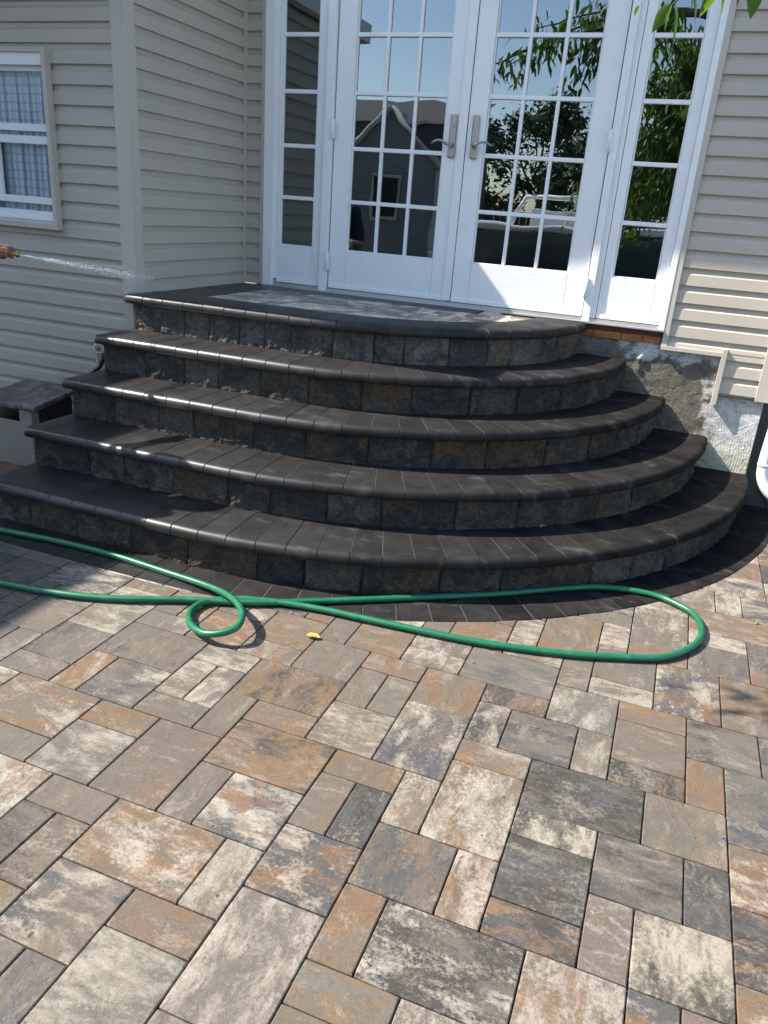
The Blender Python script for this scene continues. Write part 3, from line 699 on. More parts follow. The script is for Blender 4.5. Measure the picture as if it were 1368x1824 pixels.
tap = empty('garden_tap', P(-1.45, -4.1, -2.0), 'outdoor tap with a red and white handwheel on the wing wall beside the second step', 'tap')
tc_ = P(-1.50, -4.15, -1.90); tdir = (CAMP-tc_).normalized()
m_br = M('brass', col=(.45, .33, .14), rough=.4, metal=.9).m
t = MB(); t.tube([P(-1.46, -3.78, -1.99), P(-1.46, -4.12, -1.99)], .011, 12); t.tube([P(-1.42, -4.10, -1.99), P(-1.42, -4.10, -2.12)], .010, 12); t.tube([P(-1.46, -4.06, -1.97), tc_], .006, 10); t.build('valve_body', m_br, tap)
t = MB(); ru = Vector((0, 0, 1)); rs = tdir.cross(ru).normalized(); ru = rs.cross(tdir)
ring = [tc_+(rs*math.cos(a)+ru*math.sin(a))*(.0235+.003*math.cos(6*a)) for a in [2*math.pi*i/48 for i in range(49)]]
t.tube(ring, .0065, 8, False)
for i in range(6): a = math.pi/3*i; t.tube([tc_, tc_+(rs*math.cos(a)+ru*math.sin(a))*.030], .0035, 6)
t.build('handwheel', M('cream_enamel', col=(.55, .57, .48), rough=.5).m, tap)
t = MB(); t.tube([tc_-tdir*.004, tc_+tdir*.008], .011, 16); t.build('hub', M('red_enamel', col=(.42, .035, .03), rough=.5).m, tap)
t = MB(); t.tube(cat([P(-1.42, -4.12, -2.0), P(-1.42, -4.15, -2.1), P(-1.50, -4.15, -2.24), P(-1.68, -4.13, -2.37), P(-1.74, -4.12, -2.60), P(-1.75, -4.1, -3.5)]), .012, 12)
tag(t.build('drain_hose', M('black_rubber', col=(.02, .022, .026), rough=.35).m), 'short black rubber hose running from the garden tap down the wing wall', 'hose')
t = MB(); t.box(-1.73, -1.68, -3.965, -3.925, -2.30, -1.98); tag(t.build('cable_clip', mat_trim), 'small white plastic cable cover on the siding under the garden tap', 'cable cover')

bx = empty('storage_box', P(-2.5, -5, -Z0), 'beige storage box with a sloping weathered brown lid left of the steps', 'storage box')
mlid = M('weathered_brown_lid', rough=.42, spec=.5); mlid.set('col', mlid.mix(mlid.ramp(mlid.noise(8, 8, .75, None, .5), [(.45, 0), (.7, 1)]), (.10, .07, .07), (.34, .31, .32))); mlid.bump(mlid.noise(50, 5), .2, .002)
mbx_ = M('beige_panel', rough=.6); bxy = mbx_.sep(mbx_.obj()); mbx_.set('col', mbx_.mix(mbx_.ramp(mbx_.noise(4, 6), [(.3, 0), (.7, 1)]), (.30, .27, .22), (.36, .325, .265)))
# lid: sloping slab. back edge on the wall at z -2.80, front edge lower
def slab(mbx, x0, x1, ya, za, yb, zb, thk):
    v = [P(x0, ya, za), P(x1, ya, za), P(x1, yb, zb), P(x0, yb, zb)]; lo = [q-Vector((0, 0, thk)) for q in v]
    mbx.add(lo+v, [(3,2,1,0), (4,5,6,7), (0,1,5,4), (1,2,6,5), (2,3,7,6), (3,0,4,7)])
t = MB(); slab(t, -3.12, -1.86, -5.50, -2.80, -4.35, -2.66, .018); slab(t, -3.10, -1.88, -5.46, -2.862, -4.37, -2.722, .012); t.build('lid', mlid.m, bx, .003)
t = MB(); t.box(-3.06, -2.25, -5.42, -5.38, -3.97, -3.14)
for i in range(3): t.box(-3.05, -2.26, -5.425, -5.421, -3.42-.22*i, -3.405-.22*i)
t.build('front_panel', mbx_.m, bx, .001)
t = MB(); t.box(-2.25, -1.97, -5.44, -5.25, -3.97, -2.88); t.build('post', mbx_.m, bx, .006)
t = MB(); t.box(-2.03, -1.98, -5.249, -4.40, -3.97, -2.85); t.build('side_panel', M('dark_panel', col=(.035, .033, .032), rough=.6).m, bx, .002)
t = MB(); t.box(-3.0, -2.04, -5.37, -4.4, -3.96, -3.9); t.box(-3.06, -3.01, -5.37, -4.4, -3.97, -2.85); t.box(-3.0, -2.04, -4.40, -4.36, -3.97, -2.75); t.build('base', mbx_.m, bx)

ds = empty('downspout', P(10.45, -.2, -2), 'white bent downspout pipe beside the right corner of the foundation', 'downspout')
mdp = M('weathered_white_pipe', rough=.45); mdp.set('col', mdp.mix(mdp.ramp(mdp.noise(10, 7, .7), [(.5, 0), (.75, 1)]), (.70, .71, .70), (.42, .46, .40)))
t = MB(); t.tube(cat([P(10.52, -.25, 5), P(10.50, -.25, 0), P(10.47, -.25, -1.8), P(10.44, -.25, -2.6), P(10.43, -.27, -3.05), P(10.48, -.30, -3.33), P(10.66, -.34, -3.56), P(10.95, -.38, -3.68), P(11.5, -.42, -3.78)]), .032, 20); t.build('pipe', mdp.m, ds)
for q, q2 in ((P(10.455, -.26, -2.30), P(10.45, -.26, -2.36)), (P(10.43, -.27, -3.02), P(10.432, -.27, -3.07))): t = MB(); t.tube([q, q2], .0345, 20); t.build('coupling', mdp.m, ds)
mf = M('grey_fence_board', rough=.9); mf.set('col', mf.mix(mf.noise(12, 7, .7, mf.map((1, 1, .15))), (.04, .04, .038), (.10, .10, .095)))
def fence(x0, y0, x1, y1, h, label, group=None):
    e = empty('board_fence', (x0, y0, 0), label, 'fence', group); L = math.hypot(x1-x0, y1-y0); n = int(L/.15); t = MB()
    dx, dy = (x1-x0)/L, (y1-y0)/L
    for i in range(n):
        a = i*.15; px, py = x0+dx*a, y0+dy*a; hh = h+random.uniform(-.01, .01)
        q = [(px, py), (px+dx*.14, py+dy*.14), (px+dx*.14-dy*.02, py+dy*.14+dx*.02), (px-dy*.02, py+dx*.02)]
        t.add([(a_, b_, 0) for a_, b_ in q]+[(a_, b_, hh) for a_, b_ in q], [(3,2,1,0), (4,5,6,7), (0,1,5,4), (1,2,6,5), (2,3,7,6), (3,0,4,7)])
    t.build('board_panel', mf.m, e)
    t = MB()
    for zz in (.3, h-.3): t.tube([(x0-dy*.05, y0+dx*.05, zz), (x1-dy*.05, y1+dx*.05, zz)], .03, 4)
    t.build('rail', mf.m, e)
fence(10.32*U, 1.2*U, 10.32*U+4, 1.2*U, 1.9, 'dark grey board fence behind the downspout at the right edge')
# ---------------------------------------------------------------- person with the nozzle
per = empty('person', (P(-2.45, -8.2, 0).x, P(-2.45, -8.2, 0).y, 0), 'person at the left edge holding a brass hose nozzle that sprays water', 'person')
bx0, by0 = per.location.x, per.location.y
fw = Vector((.45, .89, 0)).normalized(); rt = Vector((fw.y, -fw.x, 0))
def B(r_, f_, z): return Vector((bx0, by0, 0))+rt*r_+fw*f_+Vector((0, 0, z))
skin = M('skin', rough=.5, spec=.4); skin.set('col', skin.mix(skin.noise(30, 4), (.17, .07, .045), (.22, .10, .065)))
grip = TIP-DIR*.085                       # hose centre inside the fist
side = DIR.cross(Vector((0, 0, 1))).normalized(); upv = side.cross(DIR).normalized()
wrist = grip-DIR*.075-side*.012+Vector((-.035, -.03, -.012))
sh = {1: B(.18, .0, 1.42), -1: B(-.18, 0, 1.42)}
elbow = B(.235, .16, 1.13)
b_ = MB()
b_.cap(B(0, 0, 1.00), B(0, 0, 1.30), .145, .155, 20); b_.cap(B(-.14, 0, 1.37), B(.14, 0, 1.37), .085, .085, 16); b_.cap(B(0, 0, .95), B(0, .0, 1.02), .15, .14, 20)
b_.cap(B(0, .01, 1.42), B(0, .03, 1.54), .058, .056, 14)
hc = B(0, .045, 1.645)
b_.ball(hc, .098, 20, 14, (.80, .95, 1.18)); b_.cap(hc+fw*.035+Vector((0, 0, -.07)), hc+fw*.05+Vector((0, 0, -.085)), .045, .034, 14)
b_.cap(hc+fw*.092+Vector((0, 0, .012)), hc+fw*.108+Vector((0, 0, -.022)), .008, .013, 10)
for s_ in (-1, 1):
    b_.ball(hc+rt*.083*s_+Vector((0, 0, -.005)), .024, 10, 8, (.5, .8, 1.3)); b_.ball(hc+fw*.083+rt*.033*s_+Vector((0, 0, .012)), .014, 10, 8)
b_.cap(hc+fw*.088+rt*-.02+Vector((0, 0, -.052)), hc+fw*.088+rt*.02+Vector((0, 0, -.052)), .008, .008, 8)
for s_ in (-1, 1):
    b_.cap(B(.095*s_, 0, .92), B(.10*s_, .02, .50), .085, .058, 16); b_.cap(B(.10*s_, .02, .50), B(.105*s_, -.02, .10), .056, .040, 14)
    b_.cap(B(.105*s_, -.04, .045), B(.12*s_, .15, .035), .038, .032, 12)
b_.cap(sh[1], elbow, .050, .041, 14); b_.cap(elbow, wrist, .041, .026, 14)
eL = B(-.27, -.02, 1.13); wL = B(-.25, .10, .90)
b_.cap(sh[-1], eL, .050, .041, 14); b_.cap(eL, wL, .040, .026, 14)
def hand(mbx, wr, ax, across, palm_n, curl, hold=None):
    # ax: towards the fingers, across: towards the thumb side, palm_n: out of the palm
    k0 = wr+ax*.035; kn = wr+ax*.085
    for a in (-.028, -.010, .010, .028): mbx.cap(wr+across*a*.7, kn+across*a, .015, .0125, 10)
    for i, (a, L) in enumerate(((.031, .068), (.010, .076), (-.011, .070), (-.031, .056))):
        p = kn+across*a; an = .25; d = ax
        for j, (f_, r1, r2) in enumerate(((.45, .0095, .0088), (.30, .0088, .0080), (.25, .0080, .0066))):
            an += curl*(1, 1.15, .8)[j]; d = (ax*math.cos(an)+palm_n*math.sin(an)); q = p+d*L*f_*1.15; mbx.cap(p, q, r1, r2, 10); p = q
    t0 = wr+ax*.025+across*.026; t1 = t0+(ax*.6+across*.7+palm_n*.35).normalized()*.036; t2 = t1+(ax*.85+palm_n*.5-across*.05).normalized()*.031; t3 = t2+(ax*.9+palm_n*.35-across*.3).normalized()*.026
    mbx.cap(t0, t1, .0135, .0115, 10); mbx.cap(t1, t2, .0112, .0098, 10); mbx.cap(t2, t3, .0098, .0075, 10)
# right hand: fist round the hose, index finger and thumb stretched along the nozzle
hb = MB()
pc = grip-side*.024
for a in (-.034, -.012, .012, .034): hb.cap(wrist+DIR*a*.4, pc+DIR*a-upv*.0, .019, .0135, 10)
hb.cap(wrist, pc, .026, .024, 12); hb.cap(grip-DIR*.045, grip+DIR*.030, .0225, .0190, 14)
for i, a in enumerate((.012, -.009, -.029)):            # middle, ring, little finger curl under the hose
    p0 = pc+DIR*a+upv*.006
    ang = [2.4, 1.35, .3, -.7, -1.5]
    rr = .0235
    pp = [grip+DIR*a-side*math.cos(t_)*0+(-side*math.cos(t_-.0)*rr*-1*-1+upv*math.sin(t_)*rr*-1)*1 for t_ in (0.35, 1.3, 2.3, 3.2)]
    rad = (.0105, .0098, .0092, .0078)
    hb.cap(pc+DIR*a, pp[0], .0125, rad[0], 10)
    for j in range(3): hb.cap(pp[j], pp[j+1], rad[j], rad[j+1], 10)
i0 = pc+DIR*.034; i1 = grip+DIR*.050-side*.018+upv*-.010; i2 = grip+DIR*.064-side*.012-upv*.015
hb.cap(i0, i1, .0120, .0100, 10); hb.cap(i1, i2, .0098, .0078, 10)      # index
t0 = pc+DIR*.012+upv*.022; t1 = grip+DIR*.038+upv*.023; t2 = grip+DIR*.066+upv*.018
hb.cap(wrist+upv*.012, t0, .015, .0135, 10); hb.cap(t0, t1, .0128, .0108, 10); hb.cap(t1, t2, .0105, .0080, 10)   # thumb
for v_, f_, s_, in ((0, 0, 0),): pass
off = len(b_.v); b_.v += hb.v; b_.f += [[i+off for i in f_] for f_ in hb.f]; b_.smooth += hb.smooth; b_.c += hb.c
hand(b_, wL+Vector((0, 0, -.02)), Vector((0, 0, -1)), fw, rt, .32)
body = b_.build('body', skin.m, per)
m_ = body.modifiers.new('r', 'REMESH'); m_.mode = 'VOXEL'; m_.voxel_size = .0042; m_.use_smooth_shade = True
m_ = body.modifiers.new('s', 'SMOOTH'); m_.factor = .5; m_.iterations = 3
t = MB(); t.cap(B(0, 0, .93), B(0, 0, 1.32), .165, .172, 24); t.cap(B(-.15, 0, 1.385), B(.15, 0, 1.385), .093, .093, 16); t.cap(sh[1], sh[1].lerp(elbow, .8), .064, .058, 16); t.cap(sh[-1], sh[-1].lerp(eL, .8), .064, .058, 16)
o = t.build('shirt', M('navy_shirt', col=(.02, .025, .05), rough=.9).m, per); m_ = o.modifiers.new('r', 'REMESH'); m_.mode = 'VOXEL'; m_.voxel_size = .012; m_.use_smooth_shade = True
t = MB(); t.cap(B(0, 0, .90), B(0, 0, .98), .165, .16, 24)
for s_ in (-1, 1): t.cap(B(.095*s_, 0, .90), B(.10*s_, .02, .50), .098, .075, 16); t.cap(B(.10*s_, .02, .50), B(.105*s_, -.02, .12), .075, .062, 16)
o = t.build('trousers', M('work_trousers', col=(.06, .06, .065), rough=.9).m, per); m_ = o.modifiers.new('r', 'REMESH'); m_.mode = 'VOXEL'; m_.voxel_size = .012; m_.use_smooth_shade = True
t = MB(); t.ball(hc+Vector((0, 0, .022))-fw*.012, .106, 20, 14, (.84, .96, 1.12)); t.build('hair', M('dark_hair', col=(.02, .015, .012), rough=.7).m, per)
t = MB()
for s_ in (-1, 1): t.cap(B(.105*s_, -.05, .045), B(.12*s_, .17, .038), .046, .040, 14)
t.build('boots', M('tan_boots', col=(.16, .10, .05), rough=.8).m, per)
nz = MB(); nz.tube([TIP-DIR*.060, TIP-DIR*.045, TIP-DIR*.030, TIP-DIR*.022, TIP-DIR*.008, TIP], [.0125, .0125, .009, .0085, .0115, .0118], 18)
nz.tube([TIP-DIR*.055, TIP-DIR*.048], .0138, 18); nz.tube([TIP-DIR*.010, TIP-DIR*.003], .0130, 18)
tag(nz.build('hose_nozzle', m_br), 'small brass nozzle on the hose held by the person at the left edge', 'nozzle')
# water jet: streaks, beads and mist
ws = MB(); hitp = P(-.62, -3.98, -.53); Lj = (hitp-TIP).length
for i in range(1500):
    t_ = random.random()**.8*1.12; spread = .003+.045*t_
    a = random.uniform(0, 2*math.pi); r_ = abs(random.gauss(0, .45))*spread
    p = TIP+(hitp-TIP)*t_+side*math.cos(a)*r_+upv*math.sin(a)*r_+Vector((0, 0, -.03*t_*(t_-1)*-1*0-.012*max(0, random.gauss(0, 1))*t_))
    ln = random.uniform(.002, .012) if t_ > .3 else random.uniform(.01, .035)
    rd = random.uniform(.0005, .0012)*(1.0 if t_ < .75 else .85)
    d = (DIR+Vector((random.gauss(0, .05), random.gauss(0, .05), random.gauss(0, .05)))*t_).normalized()
    ws.tube([p, p+d*ln*.5, p+d*ln], [rd*.3, rd, rd*.3], 5, False)
for i in range(260):
    p = hitp+Vector((random.gauss(0, .06), random.gauss(-.02, .05), random.gauss(-.02, .05))); ws.ball(p, random.uniform(.0005, .0011), 5, 4)
mwt = M('water_drops', col=(.88, .92, .95), rough=.05, spec=.8); mwt.b.inputs['Alpha'].default_value = .95
tag(ws.build('water_spray', mwt.m), 'thin white jet of water shooting from the brass nozzle to the house corner', 'water', kind='stuff')

# ---------------------------------------------------------------- leaves on the paving
def fallen(x, y, z, rot, ln, col, label, group=None):
    t = MB(); n = 6; vs = []
    c, s_ = math.cos(rot), math.sin(rot); o = P(x, y, z)+Vector((0, 0, .004))
    for i in range(n+1):
        f_ = i/n; wv = ln*.26*math.sin(math.pi*min(1, f_*.95+.05))**.8
        for k in (-1, 0, 1):
            lx = (f_-.5)*ln; ly = wv*k; h = .006*abs(k)+.007*math.sin(f_*3)+.002*math.sin(9*f_)*k
            vs.append(o+Vector((lx*c-ly*s_, lx*s_+ly*c, h)))
    t.add(vs, [(i*3+k, (i+1)*3+k, (i+1)*3+k+1, i*3+k+1) for i in range(n) for k in range(2)], True)
    mm = M('leaf_'+label[:8].strip().replace(' ', '_'), rough=.6); mm.set('col', mm.mix(mm.ramp(mm.noise(90, 4), [(.4, 0), (.65, 1)]), col, tuple(v*.55 for v in col)))
    tag(t.build('fallen_leaf', mm.m), label, 'leaf', group)
fallen(5.06, -8.40, -3.975, .1, .052, (.62, .30, .04), 'curled orange fallen leaf on the paving just below the hose')
fallen(10.18, -5.25, -3.975, 1.2, .022, (.20, .32, .04), 'tiny green fallen leaf on the paving at the right edge')
fallen(7.0, -2.35, -3.353, .3, .05, (.42, .36, .03), 'yellow fallen leaf against the wall on the lowest step')
bpy.data.objects['fallen_leaf.002'].location = P(9.15, -.22, -3.353)-P(7.0, -2.35, -3.353)
fallen(7.13, -4.93, -3.353, .9, .03, (.45, .36, .03), 'small yellow fallen leaf at the foot of the second riser')

# ---------------------------------------------------------------- trees
mlf = M('peach_leaf', rough=.45, spec=.4); nl = mlf.noise(5, 4)
mlf.set('col', mlf.mix(mlf.ramp(nl, [(.35, 0), (.7, 1)]), (.030, .070, .008), (.070, .13, .014)))
tl = mlf.n('ShaderNodeBsdfTranslucent'); tl.inputs[0].default_value = (.20, .36, .03, 1); mxs = mlf.n('ShaderNodeMixShader'); mxs.inputs[0].default_value = .30
mlf.lk(mlf.b.outputs[0], mxs.inputs[1]); mlf.lk(tl.outputs[0], mxs.inputs[2]); mlf.lk(mxs.outputs[0], mlf.out.inputs[0])
mbk_ = M('bark', rough=.9); mbk_.set('col', mbk_.mix(mbk_.noise(30, 6, .7, mbk_.map((1, 1, .3))), (.06, .04, .03), (.16, .12, .09)))
def leaf_to(mbx, o, d, ln, wdt, droop=.5):
    d = d.normalized(); sd_ = d.cross(Vector((0, 0, 1)));
    if sd_.length < .05: sd_ = Vector((1, 0, 0))
    sd_.normalize(); sd_ = (sd_+Vector((random.gauss(0, .5), random.gauss(0, .5), random.gauss(0, .5)))).normalized(); sd_ = (sd_-d*sd_.dot(d)).normalized(); up_ = sd_.cross(d)
    vs = []; n = 5
    for i in range(n+1):
        f_ = i/n; wv = wdt*(math.sin(math.pi*f_**.8)**.9)*.5; q = o+d*ln*f_+Vector((0, 0, -droop*ln*f_*f_*.4))
        vs += [q-sd_*wv+up_*wv*.35, q, q+sd_*wv+up_*wv*.35]
    mbx.add(vs, [(i*3+k, (i+1)*3+k, (i+1)*3+k+1, i*3+k+1) for i in range(n) for k in range(2)], True)
pt = empty('peach_tree', P(9.5, -22, -Z0), 'peach tree whose hanging green leaves reach into the top right corner', 'tree')
lv = MB(); br = MB()
def branch(p0, p1, r0, r1, nleaf, ln=.10, sag=.12, spread=.10):
    n = 10; mid = [p0.lerp(p1, i/n)+Vector((random.gauss(0, .015), random.gauss(0, .015), sag*math.sin(math.pi*i/n))) for i in range(n+1)]
    br.tube(mid, [r0+(r1-r0)*i/n for i in range(n+1)], 7)
    for k in range(nleaf):
        f_ = random.uniform(.15, 1.0)*n; i = min(int(f_), n-1); q = mid[i].lerp(mid[i+1], f_-i)+Vector((random.gauss(0, spread), random.gauss(0, spread), random.gauss(0, spread*.8)))
        leaf_to(lv, q, Vector((random.gauss(0, .6), random.gauss(0, .6), -.9)), random.uniform(.75, 1.2)*ln, ln*.30)
base = P(9.5, -22, -Z0); crown = P(8.6, -19.5, 4.5)
br.tube(cat([base, P(9.6, -21.8, -1.5), P(9.2, -21, 1.2), P(8.9, -20, 3.6)]), [.13-.002*i for i in range(25)], 12)
for i in range(95):       # dense crown behind the viewpoint
    a = random.uniform(0, 2*math.pi); e = random.uniform(-.75, .9); L = random.uniform(.7, 1.7)
    q = P(8.6+random.uniform(-1.5, 1), -20.5, random.uniform(2.6, 6.5)); d = Vector((math.cos(a)*math.cos(e), math.sin(a)*math.cos(e)-.25, math.sin(e)))
    branch(q, q+d*L, .03, .008, 130, .11, .1, .13)
hub = P(9.0, -20, 4.5)
# limb reaching over the patio to the left, seen in the glass and as dapples on the paving
br.tube(cat([hub, P(8, -16, 7.2), P(6.6, -12.2, 7.0), P(5.2, -10, 6.2)]), [.06-.0015*i for i in range(25)], 9)
for (ax, ay, az, bx_, by_, bz, nn) in ((6.4,-12,7.0, 4.6,-9.6,5.0, 120),(5.2,-10,6.2, 2.2,-9.4,5.0, 110),(5.6,-10.4,6.5, 3.4,-9.3,5.6, 90),(5.2,-10,6.2, 5.2,-9.2,5.2, 70),(3.6,-9.6,5.6, 1.4,-9.8,4.9, 50),(6.4,-12,7.0, 6.3,-10.6,5.9, 80),(6.0,-11,6.8,2.6,-10.6,6.2,90),(5.0,-10,6.2,4.3,-9.3,4.6,50)):
    branch(P(ax, ay, az), P(bx_, by_, bz), .016, .004, nn, .105, .05, .095)
# twigs hanging into the top right corner
br.tube(cat([P(8, -16, 7.2), P(8.6, -12, 5.6), P(8.3, -9.0, 3.9), P(8.05, -8.1, 3.0)]), [.02-.0006*i for i in range(25)], 7)
def twig(x, y, z, tips):
    for (dx, dz, ln, wv) in tips: leaf_to(lv, P(x, y, z), Vector((dx, random.gauss(0, .2), dz)), ln, wv, .3)
br.tube([P(8.05, -8.1, 3.0), P(8.0, -8.0, 2.75), P(7.86, -8.0, 2.62)], [.006, .004, .002], 6)
for (x, z_, dx, dz, ln) in ((7.84,2.63,-.5,-.8,.085),(7.88,2.63,.15,-1,.115),(7.86,2.63,-.1,-1,.075),(8.0,2.72,.3,-1,.085),(8.0,2.74,.05,-.9,.06),(7.6,2.62,-.3,-.8,.03),(7.9,2.72,-.8,.3,.07)):
    leaf_to(lv, P(x, -8, z_), Vector((dx, random.gauss(0, .15), dz)), ln*.8, ln*.36, .2)
for (x, z_, dx, dz, ln) in ((8.28,2.80,-.1,-1,.095),(8.22,2.78,-.5,-.8,.10),(8.48,2.80,.0,-1,.10),(8.55,2.80,.25,-1,.10),(8.42,2.8,-.35,-1,.075),(8.62,2.78,.5,-.6,.09),(8.36,2.82,.3,-.9,.07)):
    leaf_to(lv, P(x, -8, z_), Vector((dx, random.gauss(0, .15), dz)), ln*.8, ln*.36, .2)
for i in range(14): leaf_to(lv, P(random.uniform(8.2, 9.4), random.uniform(-8.6, -7.4), random.uniform(2.95, 3.5)), Vector((random.gauss(0, .5), random.gauss(0, .5), -.8)), .10, .036)
lv.build('crown', mlf.m, pt); br.build('trunk', mbk_.m, pt)

mtl = M('tree_leaf', rough=.6); mtl.set('col', mtl.mix(mtl.ramp(mtl.noise(.8, 5, .7), [(.35, 0), (.7, 1)]), (.016, .038, .009), (.045, .085, .018)))
def tree(x, y, h, rad, label, seed, n=5200, group='trees beyond the yard'):
    rnd = random.Random(seed); e = empty('tree', (x, y, 0), label, 'tree', group); t = MB(); cl = []
    for i in range(34):
        a = rnd.uniform(0, 6.28); u = rnd.uniform(-.8, 1); r_ = math.sqrt(max(0, 1-u*u))*rnd.uniform(.35, 1)
        cl.append((Vector((x+math.cos(a)*r_*rad, y+math.sin(a)*r_*rad, h*.62+u*h*.36)), rad*rnd.uniform(.16, .38)))
    for i in range(n):
        c, r_ = rnd.choice(cl); d = Vector((rnd.gauss(0, 1), rnd.gauss(0, 1), rnd.gauss(0, .8))).normalized()*r_*rnd.uniform(.55, 1.1)
        q = c+d; a_ = Vector((rnd.gauss(0, 1), rnd.gauss(0, 1), rnd.gauss(0, .6))).normalized()*.11; b2 = a_.cross(d).normalized()*.05
        t.add([q-a_, q+b2, q+a_, q-b2], [(0, 1, 2, 3)])
    t.build('crown', mtl.m, e); t = MB(); t.tube([(x, y, 0), (x+.05, y, h*.4), (x, y+.1, h*.75)], [.16, .11, .04], 9)
    for i in range(6): c, _ = cl[i]; t.tube([(x, y, h*.4), c], [.06, .02], 6)
    t.build('trunk', mbk_.m, e)
LBL = ['bushy tree mirrored at the left of the right door', 'round tree mirrored in the right door', 'tall tree mirrored near the right mullion', 'dense tree mirrored in the right sidelight', 'low tree mirrored behind the white boat', 'wide tree mirrored at the far right']
for i, (x, y, h, r_) in enumerate(((-5.5, -25, 4.6, 2.0), (-3.2, -26, 5.4, 2.2), (-1.2, -24, 3.9, 1.7), (.9, -23, 4.9, 2.3), (2.6, -20, 4.2, 1.8), (4.6, -21, 6.2, 2.6))): tree(x, y, h, r_, LBL[i], 10+i)
fence(-6, -15.5, 8, -15.5, 1.6, 'grey board fence across the yard mirrored low in the door glass')

# neighbouring houses (mirrored in the glass; the near one is unseen, placed to shade the left of the patio)
mns = M('grey_clapboard', rough=.7); zz = mns.sep(mns.obj())[2]
mns.set('col', mns.mix(mns.math('GREATER_THAN', mns.math('FRACT', mns.math('MULTIPLY', zz, 8.5)), .9), (.16, .165, .17), (.07, .07, .075)))
nh = empty('neighbouring_house', P(-18, -15, -Z0), 'white clapboard neighbouring house standing to the left of the yard', 'house')
t = MB(); t.box(-24, -12.6, -22, -8.6, -Z0-.1, 9.6); t.build('wall', M('white_bounce_wall', col=(.74,.74,.72), rough=.6).m, nh)  # unseen house; walls coloured white to bounce light onto the wing front
t = MB(); t.box(-25, -11.50, -23, -7.4, 9.6, 10.0); t.build('eave', mso, nh)
t = MB(); t.add([P(-11.5, -23, 10.01), P(-11.5, -7.4, 10.01), P(-18, -7.4, 12.5), P(-18, -23, 12.5), P(-25, -23, 10.01), P(-25, -7.4, 10.01)], [(0,1,2,3), (3,2,5,4), (0,3,4), (1,5,2)]); t.build('roof', ms.m, nh)
ng = empty('neighbouring_garage', P(-16, -42, -Z0), 'grey gabled outbuilding with white rake trim mirrored in the left door', 'garage')
t = MB(); v = [P(-22, -42, -Z0), P(-9.6, -42, -Z0), P(-9.6, -42, 4.0), P(-13.6, -42, 7.6), P(-17.6, -42, 4.0), P(-22, -42, 4.0)]
v2 = [q+Vector((0, -4, 0)) for q in v]
t.add(v+v2, [tuple(range(6))[::-1], tuple(range(6, 12))]+[(i, (i+1) % 6, 6+(i+1) % 6, 6+i) for i in range(6)]); t.build('wall', mns.m, ng)
t = MB(); t.box(-30, -8.4, -54, -43.5, 6.8, 7.0); a = [P(-30, -43.3, 6.9), P(-8.0, -43.3, 6.9), P(-8.0, -50, 9.2), P(-30, -50, 9.2)]; t.add(a, [(0,1,2,3)]); t.box(-30, -8.2, -50, -43.6, -Z0, 6.8); t.build('roof', ms.m, ng)
t = MB()
for (a_, b2) in ((P(-9.0, -41.8, 3.5), P(-13.6, -41.8, 7.75)), (P(-13.6, -41.8, 7.75), P(-18.2, -41.8, 3.5))): t.tube([a_, b2], .055, 6)
t.box(-9.9, -9.5, -41.95, -41.7, -Z0, 3.8); t.box(-18, -17.6, -41.95, -41.7, -Z0, 3.8); t.build('white_trim', M('faded_white_trim', col=(.38,.38,.37), rough=.7).m, ng)  # white trim greyed so its mirror image in the door glass looks dimmer
wn = MB(); wn.box(-14.8, -12.6, -41.9, -41.8, .2, 3.4); wf = wn.build('window', bpy.data.materials['faded_white_trim'], ng)
wn = MB(); wn.box(-14.6, -12.8, -41.79, -41.75, .4, 3.2); wn.build('pane', mat_dark, wf)
# boat on a trailer in the yard
bt = empty('motor_boat', P(2, -32, -Z0), 'white motor boat with a blue cover on a trailer mirrored low in the right door', 'boat')
def hull(mbx, x0, x1, yc, zlo, zhi, wd0, flare):
    n = 20; vs = []
    for i in range(n+1):
        f_ = i/n; wv = wd0*(1-max(0, (f_-.55)/.45)**2.2); sheer = .35*f_*f_; x = x0+(x1-x0)*f_
        for (s_, zz) in ((-1, 1), (-.85, .45), (0, 0), (.85, .45), (1, 1)):
            vs.append(P(x, yc+s_*max(.05, wv)*(flare if zz == 1 else 1), zlo+(zhi-zlo)*zz+sheer*(1 if zz == 1 else .8+f_)))
    mbx.add(vs, [(i*5+k, (i+1)*5+k, (i+1)*5+k+1, i*5+k+1) for i in range(n) for k in range(4)]+[(0,1,2,3,4)], True)
t = MB(); hull(t, -5, 11, -32, -2.6, .2, 3.2, 1.1); t.build('hull', M('teal_gelcoat', col=(.07, .11, .13), rough=.2, coat=.5).m, bt)
t = MB(); n = 20; vs = []
for i in range(n+1):
    f_ = i/n; wv = 3.3*(1-max(0, (f_-.55)/.45)**2.2)+.1; x = -5+16*f_; sheer = .35*f_*f_
    for s_ in (-1, -.5, 0, .5, 1): vs.append(P(x, -32+s_*wv, .42+sheer+(1-s_*s_)*.15))
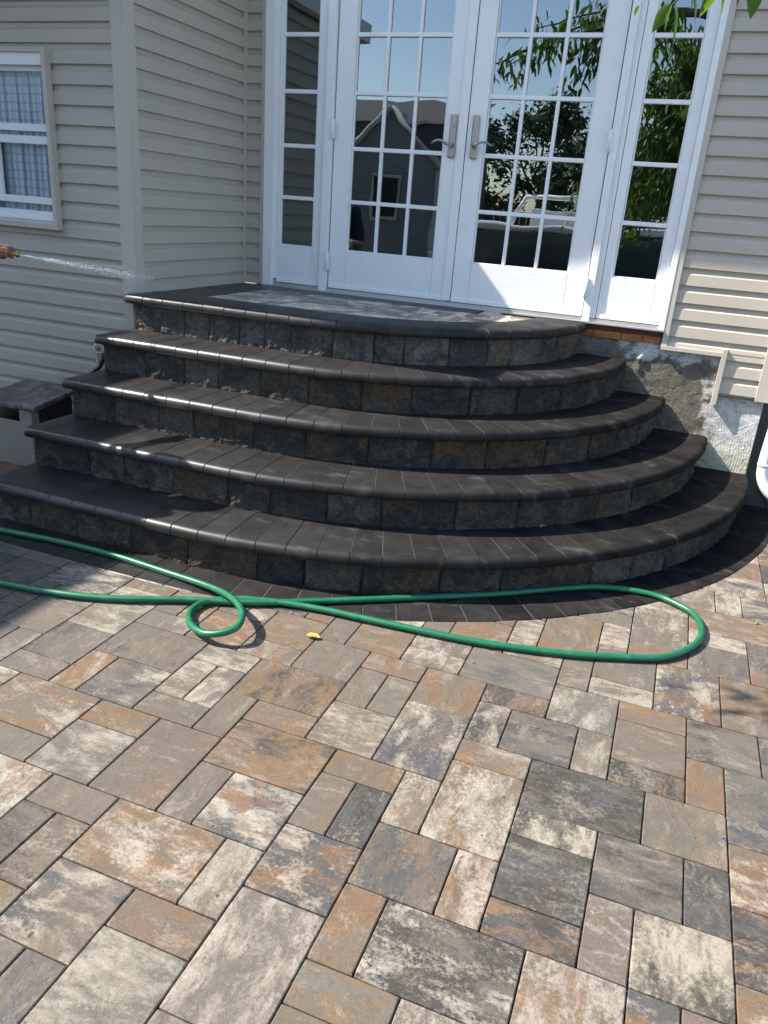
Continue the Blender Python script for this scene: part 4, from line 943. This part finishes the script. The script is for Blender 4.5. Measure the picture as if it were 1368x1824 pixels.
t.add(vs, [(i*5+k, (i+1)*5+k, (i+1)*5+k+1, i*5+k+1) for i in range(n) for k in range(4)], True); t.build('deck', M('white_gelcoat', col=(.78, .78, .76), rough=.3).m, bt)
t = MB(); t.tube(cat([P(-5, -28.6, .45), P(-1, -28.4, .5), P(4, -28.6, .6), P(8, -30, .85), P(9.8, -31.8, 1.0)]), .05, 8); t.build('rub_rail', mat_white, bt)
t = MB()
for xx in (-1.5, 1.5, 3.2): t.tube([P(xx, -30, .6), P(xx+.6, -30.6, 2.1), P(xx+1.2, -30.6, 2.2)], .03, 8)
t.tube([P(-.9, -30.6, 2.1), P(4.6, -30.6, 2.3)], .035, 8); t.build('rail', mat_white, bt)
t = MB(); t.box(-.5, 3.0, -33.6, -30.2, .6, 1.5); t.build('console', mat_white, bt, .03)
t = MB()
for yy in (-30, -34):
    t.tube([P(1, yy, -3.0), P(1, yy-.5, -3.0)], .3, 20)
t.box(-6, 11, -32.1, -31.9, -3.2, -2.9); t.build('trailer', M('dark_trailer', col=(.03, .03, .035), rough=.6).m, bt)
# a few things inside the room, dim behind the doors
t = MB(); t.box(.72, .95, 1.0, 1.3, -.84, 3.0); tag(t.build('wooden_cabinet', M('oak', col=(.30, .14, .04), rough=.5).m, None, .004), 'narrow oak cabinet side seen behind the left sidelight', 'cabinet')
ch = empty('dining_chair', P(3.3, 2.4, -.84), 'white slat-back dining chair seen through the left door', 'chair')
t = MB()
for i in range(5): t.tube([P(2.9+.19*i, 2.4, .1), P(2.9+.19*i, 2.42, .78)], .009, 8)
t.tube(cat([P(2.82, 2.4, .78), P(3.3, 2.4, .86), P(3.78, 2.4, .78)]), .014, 8); t.build('backrest', mat_white, ch)
t = MB(); t.box(2.8, 3.8, 1.9, 2.45, .02, .08); t.build('seat', mat_white, ch, .004)
for a_ in (2.86, 3.74):
    for b2 in (1.95, 2.4): t = MB(); t.tube([P(a_, b2, -.84), P(a_, b2, .02)], .011, 8); t.build('leg', mat_white, ch)
